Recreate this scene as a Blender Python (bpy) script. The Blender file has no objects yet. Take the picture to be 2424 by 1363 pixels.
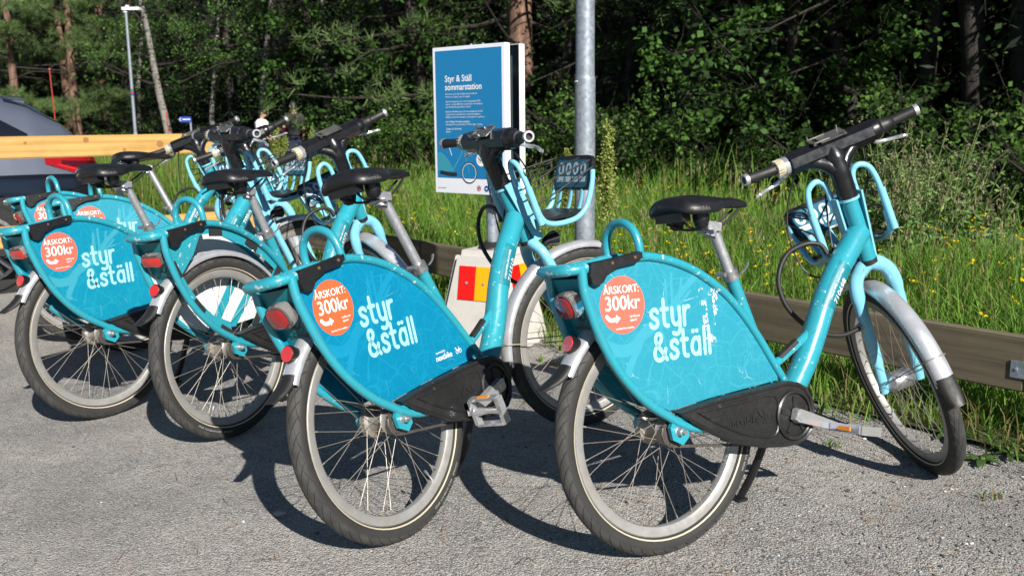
import bpy, bmesh, math, random
import numpy as np
from mathutils import Vector, Matrix
from mathutils.geometry import tessellate_polygon
rad = math.radians
scene = bpy.context.scene
C = scene.collection
rng = np.random.default_rng(7)
random.seed(7)

# ------------------------------------------------------------------ camera, sky, sun, exposure
CAM_H, CAM_PITCH, CAM_ROLL, FPX = 1.1447, 0.17324, -0.010605, 2226.3
cam = bpy.data.cameras.new('camera'); cam.sensor_width = 36; cam.lens = 36 * FPX / 2424
cam.clip_start = 0.05; cam.clip_end = 600
camo = bpy.data.objects.new('camera', cam); C.objects.link(camo)
camo.matrix_world = Matrix.Translation((0, 0, CAM_H)) @ Matrix.Rotation(math.pi / 2 - CAM_PITCH, 4, 'X') @ Matrix.Rotation(CAM_ROLL, 4, 'Z')
cam.dof.use_dof = True; cam.dof.focus_distance = 3.0; cam.dof.aperture_fstop = 5.6
scene.camera = camo
SUN_AZ, SUN_EL = rad(-66), rad(32)
SUN = Vector((math.cos(SUN_EL) * math.cos(SUN_AZ), math.cos(SUN_EL) * math.sin(SUN_AZ), math.sin(SUN_EL)))
world = bpy.data.worlds.new('World'); scene.world = world; world.use_nodes = True
wn = world.node_tree.nodes; bg = wn['Background']
sky = wn.new('ShaderNodeTexSky'); sky.sky_type = 'NISHITA'; sky.sun_disc = False
sky.sun_elevation = SUN_EL; sky.sun_rotation = math.atan2(SUN.x, SUN.y)
sky.air_density = 0.7; sky.dust_density = 0.1; sky.altitude = 300
world.node_tree.links.new(sky.outputs[0], bg.inputs[0]); bg.inputs[1].default_value = 0.05
sl = bpy.data.lights.new('sun', 'SUN'); sl.energy = 5.0; sl.angle = rad(0.53); sl.color = (1, 0.955, 0.88)
so = bpy.data.objects.new('sun', sl); C.objects.link(so); so.rotation_euler = SUN.to_track_quat('Z', 'Y').to_euler()
vs = scene.view_settings; vs.view_transform = 'Standard'; vs.look = 'None'; vs.gamma = 1; vs.use_curve_mapping = False
vs.exposure = 0.78
scene.cycles.use_adaptive_sampling = True; scene.cycles.max_bounces = 6; scene.cycles.transparent_max_bounces = 12
scene.cycles.caustics_reflective = False; scene.cycles.caustics_refractive = False

# ------------------------------------------------------------------ materials
def srgb(r, g, b): return tuple(((c / 255) / 12.92 if c / 255 <= .04045 else ((c / 255 + .055) / 1.055) ** 2.4) for c in (r, g, b))
MAT = {}
class Nodes:
    def __init__(s, name):
        s.m = bpy.data.materials.new(name); s.m.use_nodes = True; s.t = s.m.node_tree; s.b = s.t.nodes['Principled BSDF']
    def n(s, typ, **kw):
        x = s.t.nodes.new(typ)
        for k, v in kw.items(): setattr(x, k, v)
        return x
    def l(s, a, b): s.t.links.new(a, b)
    def obj(s, scale=None):
        tc = s.n('ShaderNodeTexCoord')
        if scale is None: return tc.outputs['Object']
        mp = s.n('ShaderNodeMapping'); mp.inputs['Scale'].default_value = scale
        s.l(tc.outputs['Object'], mp.inputs[0]); return mp.outputs[0]
    def noise(s, co, scale, detail=3, rough=.5, dist=0):
        x = s.n('ShaderNodeTexNoise'); x.inputs['Scale'].default_value = scale; x.inputs['Detail'].default_value = detail
        x.inputs['Roughness'].default_value = rough; x.inputs['Distortion'].default_value = dist
        s.l(co, x.inputs['Vector']); return x.outputs['Fac']
    def ramp(s, fac, lo, hi, a=0, b=1):
        x = s.n('ShaderNodeMapRange'); x.inputs[1].default_value = lo; x.inputs[2].default_value = hi
        x.inputs[3].default_value = a; x.inputs[4].default_value = b; s.l(fac, x.inputs[0]); return x.outputs[0]
    def mix(s, fac, a, b):
        x = s.n('ShaderNodeMix', data_type='RGBA')
        if isinstance(fac, (int, float)): x.inputs[0].default_value = fac
        else: s.l(fac, x.inputs[0])
        for v, i in ((a, 6), (b, 7)):
            if isinstance(v, tuple): x.inputs[i].default_value = (*v[:3], 1)
            else: s.l(v, x.inputs[i])
        return x.outputs[2]
    def math(s, op, a, b=None):
        x = s.n('ShaderNodeMath', operation=op)
        for v, i in ((a, 0), (b, 1)):
            if v is None: continue
            if isinstance(v, (int, float)): x.inputs[i].default_value = v
            else: s.l(v, x.inputs[i])
        return x.outputs[0]
    def bump(s, h, strength=.3, dist=.002):
        x = s.n('ShaderNodeBump'); x.inputs['Strength'].default_value = strength; x.inputs['Distance'].default_value = dist
        s.l(h, x.inputs['Height']); s.l(x.outputs[0], s.b.inputs['Normal'])
    def col(s, c):
        if isinstance(c, tuple): s.b.inputs['Base Color'].default_value = (*c[:3], 1)
        else: s.l(c, s.b.inputs['Base Color'])
def simple(name, c, rough=.5, metal=0, coat=0, var=.12, vscale=25, bump=0, bscale=200, bdist=.001, chips=None, dirt=None, chipt=.625):
    N = Nodes(name); co = N.obj()
    a = tuple(v * (1 - var) for v in c); b = tuple(min(1, v * (1 + var)) for v in c)
    col = N.mix(N.noise(co, vscale, 5), a, b)
    if dirt:
        col = N.mix(N.ramp(N.noise(co, 9, 6, .7), .48, .75, 0, dirt[1]), col, dirt[0])
    if chips:
        f = N.math('MULTIPLY', N.ramp(N.noise(co, 55, 5, .68), chipt, chipt + .025), N.ramp(N.noise(co, 8, 2), .47 if chipt > .6 else .38, .58 if chipt > .6 else .48))
        col = N.mix(f, col, chips)
    N.col(col); N.b.inputs['Roughness'].default_value = rough; N.b.inputs['Metallic'].default_value = metal
    N.l(N.ramp(N.noise(co, vscale * 1.7, 4), .3, .75, max(.03, rough - .08), min(1, rough + .12)), N.b.inputs['Roughness'])
    N.b.inputs['Coat Weight'].default_value = coat; N.b.inputs['Coat Roughness'].default_value = .12
    if bump: N.bump(N.noise(co, bscale, 4), bump, bdist)
    MAT[name] = N.m; return N.m

simple('teal', (.020, .265, .335), .28, coat=.5, var=.05, chips=(.42, .50, .50), dirt=((.07, .16, .17), .22))
simple('teal_worn', (.020, .265, .335), .28, coat=.5, var=.05, chips=(.50, .55, .55), dirt=((.07, .16, .17), .3), chipt=.555)
simple('polished', (.72, .72, .74), .16, metal=.75, var=.06, dirt=((.4, .38, .34), .3))
simple('teal_dark', (.006, .17, .205), .4, var=.06)
simple('light_blue', (.18, .49, .64), .32, coat=.4, var=.05, chips=(.10, .2, .24), dirt=((.14, .34, .40), .25))
simple('black_plastic', (.008, .008, .0095), .40, var=.3, bump=.15, bscale=900, bdist=.0004, dirt=((.03, .028, .026), .3))
simple('black_rubber', (.010, .010, .010), .55, var=.3, dirt=((.035, .033, .03), .35))
simple('guard_black', (.013, .013, .0135), .38, var=.35, vscale=60, bump=.2, bscale=300, bdist=.0005, dirt=((.045, .043, .04), .35), chips=(.07, .07, .07))
simple('console_black', (.006, .006, .0075), .30, var=.3, coat=.2, dirt=((.018, .017, .016), .3))
simple('silver', (.52, .52, .54), .34, metal=.85, var=.10, vscale=40, dirt=((.30, .27, .22), .5))
simple('fender_silver', (.62, .63, .66), .30, metal=.6, var=.10, vscale=14, bump=.25, bscale=26, bdist=.004, dirt=((.26, .23, .19), .35))
simple('rim_alu', (.32, .315, .305), .45, metal=.4, var=.12, vscale=30, dirt=((.27, .23, .175), .6))
simple('post_alu', (.46, .46, .48), .42, metal=.7, var=.15, vscale=60, bump=.2, bscale=500, bdist=.0004)
simple('spoke_steel', (.30, .27, .23), .5, metal=.5, var=.2)
simple('hub_alu', (.33, .31, .28), .45, metal=.6, var=.2, dirt=((.16, .12, .08), .7))
simple('rust', (.12, .06, .03), .8, var=.3, vscale=120)
simple('chain_steel', (.10, .09, .08), .5, metal=.5, var=.3, dirt=((.05, .035, .025), .5))
simple('cream', (.42, .38, .28), .5)
simple('coral', srgb(232, 98, 82), .4, var=.03)
simple('orange_sticker', srgb(234, 92, 52), .4, var=.03)
simple('white_print', (.80, .80, .80), .45, var=.03)
simple('pale_print', (.27, .52, .56), .42, var=.03)
simple('map_light', (.035, .27, .36), .4, var=.05)
simple('map_light_blue', (.004, .205, .35), .4, var=.05)
simple('black_print', (.012, .014, .016), .5)
simple('grey_print', (.30, .30, .30), .6)
simple('dim_print', (.12, .12, .12), .6)
simple('plate_print', (.42, .52, .58), .45)
simple('holder_nickel', (.20, .195, .18), .32, metal=.7)
simple('velcro', (.012, .012, .014), .95, var=.4, bump=.5, bscale=700)
simple('white_plate', (.66, .67, .68), .4, var=.04, dirt=((.45, .45, .44), .4))
simple('amber', (.75, .26, .02), .25, var=.15, vscale=150)
simple('label_blue', (.012, .10, .155), .3, var=.1)
simple('galvanised', (.27, .31, .365), .44, metal=.45, var=.16, vscale=18, dirt=((.22, .25, .29), .6))
def galv():
    N = Nodes('galvanised'); co = N.obj(); v = N.n('ShaderNodeTexVoronoi'); v.inputs['Scale'].default_value = 55; N.l(co, v.inputs['Vector']); s = N.n('ShaderNodeSeparateColor'); N.l(v.outputs['Color'], s.inputs[0])
    c = N.mix(N.ramp(s.outputs[0], 0, 1), (.20, .235, .28), (.32, .36, .415)); c = N.mix(N.ramp(N.noise(co, 6, 5, .7), .45, .7, 0, .6), c, (.36, .385, .41)); c = N.mix(N.ramp(N.noise(N.obj((3, 3, .35)), 9, 4), .56, .72, 0, .5), c, (.19, .20, .21))
    N.col(c); N.b.inputs['Metallic'].default_value = .45; N.l(N.ramp(s.outputs[1], 0, 1, .34, .56), N.b.inputs['Roughness']); MAT['galvanised'] = N.m
galv()
simple('concrete', (.47, .45, .42), .88, var=.12, vscale=9, bump=.35, bscale=160, bdist=.002, dirt=((.32, .30, .26), .6))
simple('sign_white', (.74, .75, .80), .4, var=.03)
simple('sign_grey', (.06, .085, .10), .5, var=.08)
simple('sign_blue', srgb(18, 116, 168), .38, var=.03)
simple('reflect_red', srgb(205, 20, 16), .3, var=.1, vscale=200)
simple('reflect_yellow', srgb(240, 158, 8), .3, var=.08, vscale=200)
simple('car_paint', (.10, .115, .155), .24, metal=.35, coat=1, var=.0, vscale=.4)
simple('car_black', (.010, .010, .011), .5)
simple('car_tyre', (.012, .012, .012), .8)
simple('tail_red', (.26, .002, .004), .1, coat=1, var=.3, vscale=8)
simple('tail_dark', (.05, .002, .003), .1, coat=1, var=.3)
simple('skin', (.46, .25, .17), .5, var=.08)
simple('hair', (.012, .010, .010), .55, var=.3)
simple('shirt_black', (.028, .026, .028), .9, var=.2)
simple('shirt_white', (.75, .75, .76), .85, var=.05)
simple('jeans', (.02, .028, .06), .9, var=.25, vscale=30)
simple('pink', (.75, .06, .22), .4)
simple('red_paint', (.36, .03, .012), .5)
simple('blue_paint', (.01, .05, .30), .5)
simple('green_paint', (.01, .13, .09), .5)
simple('stone', (.30, .29, .28), .85, var=.25, vscale=60, bump=.4, bscale=120)
simple('rock', (.17, .15, .12), .9, var=.45, vscale=2.2, bump=.6, bscale=5, bdist=.05, dirt=((.05, .055, .02), .85))

def glass(name, c, rough=.06):
    N = Nodes(name); N.col(c); N.b.inputs['Roughness'].default_value = rough; N.b.inputs['Coat Weight'].default_value = 1
    N.b.inputs['Specular IOR Level'].default_value = .7; MAT[name] = N.m
glass('car_glass', (.006, .007, .009)); glass('lens_red', (.30, .006, .008), .15); glass('lens_red_bright', (.50, .018, .014), .18)
N = Nodes('clear_lens'); N.col((.80, .78, .78)); N.b.inputs['Roughness'].default_value = .03; N.b.inputs['Transmission Weight'].default_value = .9; N.b.inputs['IOR'].default_value = 1.3; MAT['clear_lens'] = N.m

def tyre_mat():
    N = Nodes('tyre'); co = N.obj(); sx = N.n('ShaderNodeSeparateXYZ'); N.l(co, sx.inputs[0])
    ang = N.math('ARCTAN2', sx.outputs[2], sx.outputs[0]); ay = N.math('ABSOLUTE', sx.outputs[1])
    rr = N.math('SQRT', N.math('ADD', N.math('MULTIPLY', sx.outputs[0], sx.outputs[0]), N.math('MULTIPLY', sx.outputs[2], sx.outputs[2])))
    w = N.math('FRACT', N.math('ADD', N.math('MULTIPLY', ang, 52 / 6.28318), N.math('MULTIPLY', ay, 62)))
    w2 = N.math('FRACT', N.math('ADD', N.math('MULTIPLY', ang, 26 / 6.28318), N.math('MULTIPLY', ay, -85)))
    groove = N.math('MULTIPLY', N.ramp(w, .0, .13), N.ramp(w2, .0, .10))
    tread = N.ramp(rr, .316, .322)
    g = N.math('ADD', N.math('MULTIPLY', N.math('SUBTRACT', groove, 1), tread), 1)
    base = N.mix(N.noise(co, 14, 5, .65), (.011, .011, .011), (.030, .029, .027))
    base = N.mix(N.math('MULTIPLY', tread, N.ramp(N.noise(co, 30, 4), .35, .7, .2, .8)), base, (.058, .056, .052))
    base = N.mix(g, (.008, .008, .008), base)
    N.col(base); N.b.inputs['Roughness'].default_value = .78
    N.bump(N.math('ADD', N.math('MULTIPLY', g, 1), N.math('MULTIPLY', N.noise(co, 400, 3), .15)), .8, .003); MAT['tyre'] = N.m
tyre_mat()

def panel_mat(name, base, line, wear):
    N = Nodes(name); tc = N.n('ShaderNodeTexCoord'); mp = N.n('ShaderNodeMapping'); mp.inputs['Scale'].default_value = (1, 0, 1)
    N.l(tc.outputs['Object'], mp.inputs[0]); co = mp.outputs[0]
    nz = N.n('ShaderNodeTexNoise'); nz.inputs['Scale'].default_value = 9; nz.inputs['Detail'].default_value = 2; N.l(co, nz.inputs['Vector'])
    dv = N.n('ShaderNodeVectorMath', operation='MULTIPLY_ADD'); dv.inputs[1].default_value = (.035, .035, .035); N.l(nz.outputs['Color'], dv.inputs[0]); N.l(co, dv.inputs[2])
    def vor(scale, w, rnd=1):
        x = N.n('ShaderNodeTexVoronoi', feature='DISTANCE_TO_EDGE'); x.inputs['Scale'].default_value = scale; x.inputs['Randomness'].default_value = rnd; N.l(dv.outputs[0], x.inputs['Vector'])
        return N.ramp(x.outputs['Distance'], w * .6, w * 1.3, 1, 0)
    m = N.math('MULTIPLY', vor(12, .014), .8)
    m2 = N.math('MULTIPLY', vor(62, .05, .4), N.ramp(N.noise(co, 13, 1), .50, .54, 0, .5))
    m3 = N.math('MULTIPLY', vor(36, .03, .5), N.ramp(N.noise(co, 8, 1), .44, .48, 0, .55))
    f = N.math('MINIMUM', N.math('MAXIMUM', N.math('MAXIMUM', m, m2), m3), 1)
    b2 = N.mix(N.noise(co, 4, 3), tuple(v * .93 for v in base), tuple(v * 1.07 for v in base))
    c = N.mix(N.math('MULTIPLY', f, .55), b2, line)
    sc = N.n('ShaderNodeTexVoronoi', feature='DISTANCE_TO_EDGE'); sc.inputs['Scale'].default_value = 5.5; N.l(dv.outputs[0], sc.inputs['Vector'])
    s1 = N.math('MULTIPLY', N.ramp(sc.outputs['Distance'], .0, .005, 1, 0), N.ramp(N.noise(co, 19, 4, .7), .52, .60))
    s2 = N.math('MULTIPLY', N.ramp(N.noise(co, 95, 5, .7), .675, .70), N.ramp(N.noise(co, 6, 2), .5, .62))
    c = N.mix(N.math('MULTIPLY', N.math('MAXIMUM', s1, s2), wear), c, (.62, .70, .70))
    N.col(c); N.b.inputs['Roughness'].default_value = .34; N.b.inputs['Specular IOR Level'].default_value = .35
    MAT[name] = N.m
panel_mat('panel_faded', (.021, .222, .305), (.052, .31, .385), .5)
panel_mat('panel_fresh', (.0015, .165, .295), (.010, .25, .385), .15)
panel_mat('panel_mid', (.004, .195, .305), (.022, .29, .40), .35)
def worn_white():
    N = Nodes('worn_white'); co = N.obj(); N.col((.82, .84, .84))
    a = N.math('MULTIPLY', N.ramp(N.noise(co, 120, 5, .7), .50, .53), N.ramp(N.noise(co, 30, 2), .42, .5)); N.l(a, N.b.inputs['Alpha']); MAT['worn_white'] = N.m
worn_white()

def attr_leaf(name, rough=.55, trans=.35, tint=1.0):
    N = Nodes(name); at = N.n('ShaderNodeAttribute', attribute_name='Col')
    c = N.mix(0.0, at.outputs['Color'], at.outputs['Color'])
    N.col(c); N.b.inputs['Roughness'].default_value = rough; N.b.inputs['Specular IOR Level'].default_value = .2
    tr = N.n('ShaderNodeBsdfTranslucent'); N.l(c, tr.inputs['Color'])
    mx = N.n('ShaderNodeMixShader'); mx.inputs[0].default_value = trans
    N.l(N.b.outputs[0], mx.inputs[1]); N.l(tr.outputs[0], mx.inputs[2])
    N.l(mx.outputs[0], N.t.nodes['Material Output'].inputs['Surface']); MAT[name] = N.m
attr_leaf('leaf', .68, .22); attr_leaf('grass_blade', .6, .38); attr_leaf('needle', .6, .15); attr_leaf('petal', .5, .2)
def attr_solid(name, rough):
    N = Nodes(name); at = N.n('ShaderNodeAttribute', attribute_name='Col'); N.col(at.outputs['Color']); N.b.inputs['Roughness'].default_value = rough
    N.bump(N.noise(N.obj(), 300, 3), .3, .002); MAT[name] = N.m
attr_solid('pebble', .85)
def bark(name, a, b, sc, patches=None):
    N = Nodes(name); co = N.obj((1, 1, .25)); n1 = N.noise(co, sc, 6, .65)
    c = N.mix(N.ramp(n1, .35, .65), a, b)
    if patches: c = N.mix(N.ramp(N.noise(N.obj((1, 1, 3.5)), 5, 4, .6), .56, .62), c, patches)
    N.col(c); N.b.inputs['Roughness'].default_value = .9; N.bump(n1, .8, .03); MAT[name] = N.m
bark('bark_pine', (.07, .04, .028), (.22, .125, .085), 16); bark('bark_dark', (.010, .008, .0065), (.036, .029, .024), 18)
bark('bark_birch', (.13, .122, .11), (.24, .225, .20), 6, (.03, .027, .024))
def wood(name, a, b, knots, rough=.7):
    N = Nodes(name); co = N.obj((.35, 5, 5)); n1 = N.noise(N.obj((.6, 16, 16)), 3.0, 6, .62, .4)
    w = N.n('ShaderNodeTexWave', wave_type='RINGS', rings_direction='X'); w.inputs['Scale'].default_value = 1.7; w.inputs['Distortion'].default_value = 3.2; w.inputs['Detail'].default_value = 2
    w.inputs['Detail Scale'].default_value = 1.1; N.l(co, w.inputs['Vector'])
    f = N.math('ADD', N.math('MULTIPLY', w.outputs['Fac'], .22 if knots else .12), N.math('MULTIPLY', n1, .78 if knots else .88))
    c = N.mix(N.ramp(f, .25, .72), a, b)
    if knots:
        v = N.n('ShaderNodeTexVoronoi'); v.inputs['Scale'].default_value = 1.0; N.l(N.obj((1.9, 0, 6)), v.inputs['Vector']); c = N.mix(N.ramp(v.outputs['Distance'], .07, .17, .8, 0), c, knots)
    else: c = N.mix(N.ramp(N.noise(N.obj((1.2, 3, 6)), 2.5, 5, .7), .48, .68, 0, .6), c, (.11, .105, .045))
    c = N.mix(N.ramp(N.noise(N.obj(), 3, 5, .7), .5, .75, 0, .35), c, tuple(x * .6 for x in a))
    N.col(c); N.b.inputs['Roughness'].default_value = rough; N.bump(n1, .35, .002); MAT[name] = N.m
wood('wood_new', (.33, .175, .042), (.52, .325, .10), (.16, .065, .02)); wood('wood_old', (.060, .048, .032), (.175, .142, .095), None, .85)

def gravel_mat():
    N = Nodes('gravel'); co = N.obj()
    v = N.n('ShaderNodeTexVoronoi'); v.inputs['Scale'].default_value = 150; v.inputs['Randomness'].default_value = 1; N.l(co, v.inputs['Vector'])
    v2 = N.n('ShaderNodeTexVoronoi'); v2.inputs['Scale'].default_value = 330; N.l(co, v2.inputs['Vector'])
    sp = N.n('ShaderNodeSeparateColor'); N.l(v.outputs['Color'], sp.inputs[0]); sp2 = N.n('ShaderNodeSeparateColor'); N.l(v2.outputs['Color'], sp2.inputs[0])
    big = N.noise(co, 1.1, 5, .62); mid = N.noise(co, 7, 5, .7); sm = N.noise(co, 26, 4, .65)
    c = N.mix(N.ramp(sp.outputs[0], .15, .9), (.065, .067, .072), (.42, .41, .39))
    c2 = N.mix(N.ramp(sp2.outputs[0], .1, .9), (.10, .10, .10), (.48, .46, .43))
    c = N.mix(N.ramp(mid, .38, .62), c, c2)
    dust = N.mix(sp2.outputs[0], (.325, .305, .27), (.49, .465, .415))
    c = N.mix(N.math('MULTIPLY', N.ramp(big, .40, .60), N.ramp(sm, .32, .62, .25, .95)), c, dust)
    c = N.mix(N.ramp(N.noise(co, .9, 4, .6), .48, .62, 0, .5), c, (.15, .15, .152))
    c = N.mix(N.ramp(N.noise(co, 3.1, 5, .7), .55, .70, 0, .35), c, (.18, .165, .145))
    c = N.mix(N.math('MULTIPLY', N.ramp(sp.outputs[1], .94, .98), .7), c, (.30, .21, .17))
    c = N.mix(N.math('MULTIPLY', N.ramp(sp2.outputs[1], .93, .98), .9), c, (.55, .55, .54))
    c = N.mix(N.math('MULTIPLY', N.ramp(sp2.outputs[2], .90, .97), .85), c, (.035, .036, .04))
    N.col(c); N.b.inputs['Roughness'].default_value = .92
    h = N.math('ADD', N.math('ADD', N.math('MULTIPLY', v.outputs['Distance'], -.7), N.math('MULTIPLY', v2.outputs['Distance'], -.35)), N.math('MULTIPLY', mid, .9))
    N.bump(h, .9, .009); MAT['gravel'] = N.m
gravel_mat()
def soil(name, a, b, c3, sc=3):
    N = Nodes(name); co = N.obj(); c = N.mix(N.ramp(N.noise(co, sc, 6, .7), .35, .65), a, b); c = N.mix(N.ramp(N.noise(co, sc * .4, 4), .5, .7), c, c3)
    N.col(c); N.b.inputs['Roughness'].default_value = .95; N.bump(N.noise(co, sc * 8, 5), .7, .03); MAT[name] = N.m
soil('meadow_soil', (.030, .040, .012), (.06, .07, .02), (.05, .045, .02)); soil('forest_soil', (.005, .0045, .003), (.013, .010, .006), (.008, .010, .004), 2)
soil('asphalt', (.12, .115, .11), (.17, .165, .155), (.15, .145, .135), 30)

# ------------------------------------------------------------------ mesh helpers
def npmesh(name, V, F, mat=None, smooth=False, col=None):
    me = bpy.data.meshes.new(name); me.from_pydata(V, [], F); me.update()
    if mat: me.materials.append(MAT[mat])
    if smooth: me.polygons.foreach_set('use_smooth', np.ones(len(me.polygons), bool))
    if col is not None:
        a = me.color_attributes.new('Col', 'FLOAT_COLOR', 'POINT'); cc = np.ones((len(V), 4), np.float32); cc[:, :3] = col; a.data.foreach_set('color', cc.ravel())
    return me
class MB:
    def __init__(s): s.v = []; s.f = []
    def add(s, V, F):
        o = len(s.v); s.v += [tuple(map(float, p)) for p in V]; s.f += [tuple(i + o for i in f) for f in F]; return s
    def tube(s, path, r, n=10, closed=False, flat=1.0):
        P = [Vector(p) for p in path]; k = len(P); R = r if isinstance(r, (list, tuple)) else [r] * k
        V = []; up = None
        for i in range(k):
            if closed: t = P[(i + 1) % k] - P[i - 1]
            else: t = P[min(i + 1, k - 1)] - P[max(i - 1, 0)]
            t.normalize()
            if up is None: up = t.orthogonal().normalized() if abs(t.y) > .95 else (Vector((0, 1, 0)) - t * t.y).normalized()
            else: up = (up - t * up.dot(t)).normalized()
            sd = t.cross(up)
            for j in range(n):
                a = 2 * math.pi * j / n; V.append(P[i] + (up * math.cos(a) + sd * math.sin(a) * flat) * R[i])
        F = []
        for i in range(k if closed else k - 1):
            for j in range(n):
                a = i * n + j; b = i * n + (j + 1) % n; i2 = (i + 1) % k
                F.append((a, b, i2 * n + (j + 1) % n, i2 * n + j))
        if not closed: F.append(tuple(range(n))[::-1]); F.append(tuple((k - 1) * n + j for j in range(n)))
        return s.add(V, F)
    def box(s, c, d, M=None):
        V = [Vector((c[0] + sx * d[0] / 2, c[1] + sy * d[1] / 2, c[2] + sz * d[2] / 2)) for sx in (-1, 1) for sy in (-1, 1) for sz in (-1, 1)]
        if M: V = [M @ p for p in V]
        return s.add(V, [(0, 1, 3, 2), (4, 6, 7, 5), (0, 4, 5, 1), (2, 3, 7, 6), (0, 2, 6, 4), (1, 5, 7, 3)])
    def lathe(s, prof, n=24, axis='y', c=(0, 0, 0), M=None):      # prof: (along, radius)
        V = []
        for a, r in prof:
            for j in range(n):
                t = 2 * math.pi * j / n; x, z = r * math.cos(t), r * math.sin(t)
                p = {'y': (x, a, z), 'z': (x, z, a), 'x': (a, x, z)}[axis]; p = Vector((p[0] + c[0], p[1] + c[1], p[2] + c[2]))
                V.append(M @ p if M else p)
        F = []; k = len(prof)
        for i in range(k - 1):
            for j in range(n): F.append((i * n + j, i * n + (j + 1) % n, (i + 1) * n + (j + 1) % n, (i + 1) * n + j))
        if prof[0][1] > 1e-6: F.append(tuple(range(n)))
        if prof[-1][1] > 1e-6: F.append(tuple((k - 1) * n + j for j in range(n))[::-1])
        return s.add(V, F)
    def prism(s, poly, y0, y1, yf=None, inset=0):                  # poly in x,z ; front at y1
        n = len(poly); yf = yf or (lambda x: 0)
        cx = sum(p[0] for p in poly) / n; cz = sum(p[1] for p in poly) / n
        V = [(x, y0 + yf(x), z) for x, z in poly]
        def ins(i):
            a, b, c = Vector(poly[i - 1]), Vector(poly[i]), Vector(poly[(i + 1) % n]); t = (c - a).normalized(); nn = Vector((-t.y, t.x))
            if nn.dot(Vector((cx, cz)) - b) < 0: nn = -nn
            return b + nn * inset
        Q = [ins(i) for i in range(n)]
        V += [(q[0], y1 + yf(q[0]), q[1]) for q in Q]
        F = [(i, (i + 1) % n, n + (i + 1) % n, n + i) for i in range(n)]
        T = tessellate_polygon([[Vector((q[0], q[1], 0)) for q in poly]])
        F += [tuple(t) for t in T] + [tuple(n + i for i in t) for t in T]
        return s.add(V, F)
    def mesh(s, name, mat, sharp=38, M=None):
        me = bpy.data.meshes.new(name)
        V = s.v if M is None else [tuple(M @ Vector(p)) for p in s.v]
        me.from_pydata(V, [], s.f); bm = bmesh.new(); bm.from_mesh(me); bmesh.ops.recalc_face_normals(bm, faces=bm.faces); bm.to_mesh(me); bm.free()
        me.materials.append(MAT[mat]); me.polygons.foreach_set('use_smooth', np.ones(len(me.polygons), bool)); me.set_sharp_from_angle(angle=rad(sharp)); return me
def smooth_path(P, k=5):
    P = [Vector(p) for p in P]; out = []
    for i in range(len(P) - 1):
        a = P[max(i - 1, 0)]; b = P[i]; c = P[i + 1]; d = P[min(i + 2, len(P) - 1)]
        for j in range(k):
            t = j / k; out.append(.5 * ((2 * b) + (c - a) * t + (2 * a - 5 * b + 4 * c - d) * t * t + (3 * b - a - 3 * c + d) * t ** 3))
    out.append(P[-1]); return out
def link(name, me, parent=None, M=None):
    o = bpy.data.objects.new(name, me); C.objects.link(o)
    if parent: o.parent = parent
    if M is not None: o.matrix_basis = M
    return o
def thing(name, label, cat, M=None, group=None):
    o = bpy.data.objects.new(name, None); C.objects.link(o); o.empty_display_size = .1
    if M is not None: o.matrix_basis = M
    o['label'] = label; o['category'] = cat
    if group: o['group'] = group
    return o
def tag(o, label, cat=None, group=None, kind=None):
    if label: o['label'] = label
    if cat: o['category'] = cat
    if group: o['group'] = group
    if kind: o['kind'] = kind
    return o
T = Matrix.Translation
CACHE = {}
def cached(key, fn):
    if key not in CACHE: CACHE[key] = fn()
    return CACHE[key]
# flat lettering, converted once while the scene is still small
_tx = {}
def text(s, size=1.0, bold=0.0, res=3, align='LEFT', space=1.0):
    k = (s, bold, res, align, space)
    if k not in _tx:
        cu = bpy.data.curves.new('lettering', 'FONT'); cu.body = s; cu.size = 1; cu.offset = bold; cu.resolution_u = res; cu.align_x = align; cu.space_character = space
        cu.fill_mode = 'FRONT'
        o = bpy.data.objects.new('lettering', cu); C.objects.link(o); me = o.to_mesh()
        V = [tuple(v.co) for v in me.vertices]; F = [tuple(p.vertices) for p in me.polygons]; o.to_mesh_clear()
        bpy.data.objects.remove(o); bpy.data.curves.remove(cu); _tx[k] = (V, F)
    V, F = _tx[k]; return [(x * size, y * size) for x, y, z in V], F
def text_panel(mb, s, x, z, size, y, bold=0.0, res=3, align='LEFT', yf=None, sx=1.0, rot=0):
    V, F = text(s, size, bold, res, align); c, sn = math.cos(rot), math.sin(rot)
    mb.add([(x + sx * a * c - b * sn, y + (yf(x + sx * a) if yf else 0), z + sx * a * sn + b * c) for a, b in V], F)
def ribbon(mb, pts, w, y, yf=None, k=4):
    P = smooth_path([(p[0], 0, p[1]) for p in pts], k) if len(pts) > 2 else [Vector((p[0], 0, p[1])) for p in pts]
    V = []; n = len(P)
    for i in range(n):
        t = (P[min(i + 1, n - 1)] - P[max(i - 1, 0)]).normalized(); nn = Vector((-t.z, 0, t.x)) * w / 2
        V += [P[i] + nn, P[i] - nn]
    V = [(p.x, y + (yf(p.x) if yf else 0), p.z) for p in V]
    mb.add(V, [(2 * i, 2 * i + 1, 2 * i + 3, 2 * i + 2) for i in range(n - 1)])
    for i_, e in enumerate((P[0], P[-1])): disc(mb, e.x, e.z, w / 2, y - .00009 * (1 + i_), 12, yf)
def disc(mb, x, z, r, y, n=32, yf=None, r2=None):
    f = yf or (lambda q: 0)
    if r2 is None: mb.add([(x + r * math.cos(2 * math.pi * i / n), y + f(x + r * math.cos(2 * math.pi * i / n)), z + r * math.sin(2 * math.pi * i / n)) for i in range(n)], [tuple(range(n))])
    else: mb.add([(x + q * math.cos(2 * math.pi * i / n), y + f(x + q * math.cos(2 * math.pi * i / n)), z + q * math.sin(2 * math.pi * i / n)) for q in (r, r2) for i in range(n)], [(i, (i + 1) % n, n + (i + 1) % n, n + i) for i in range(n)])

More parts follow.
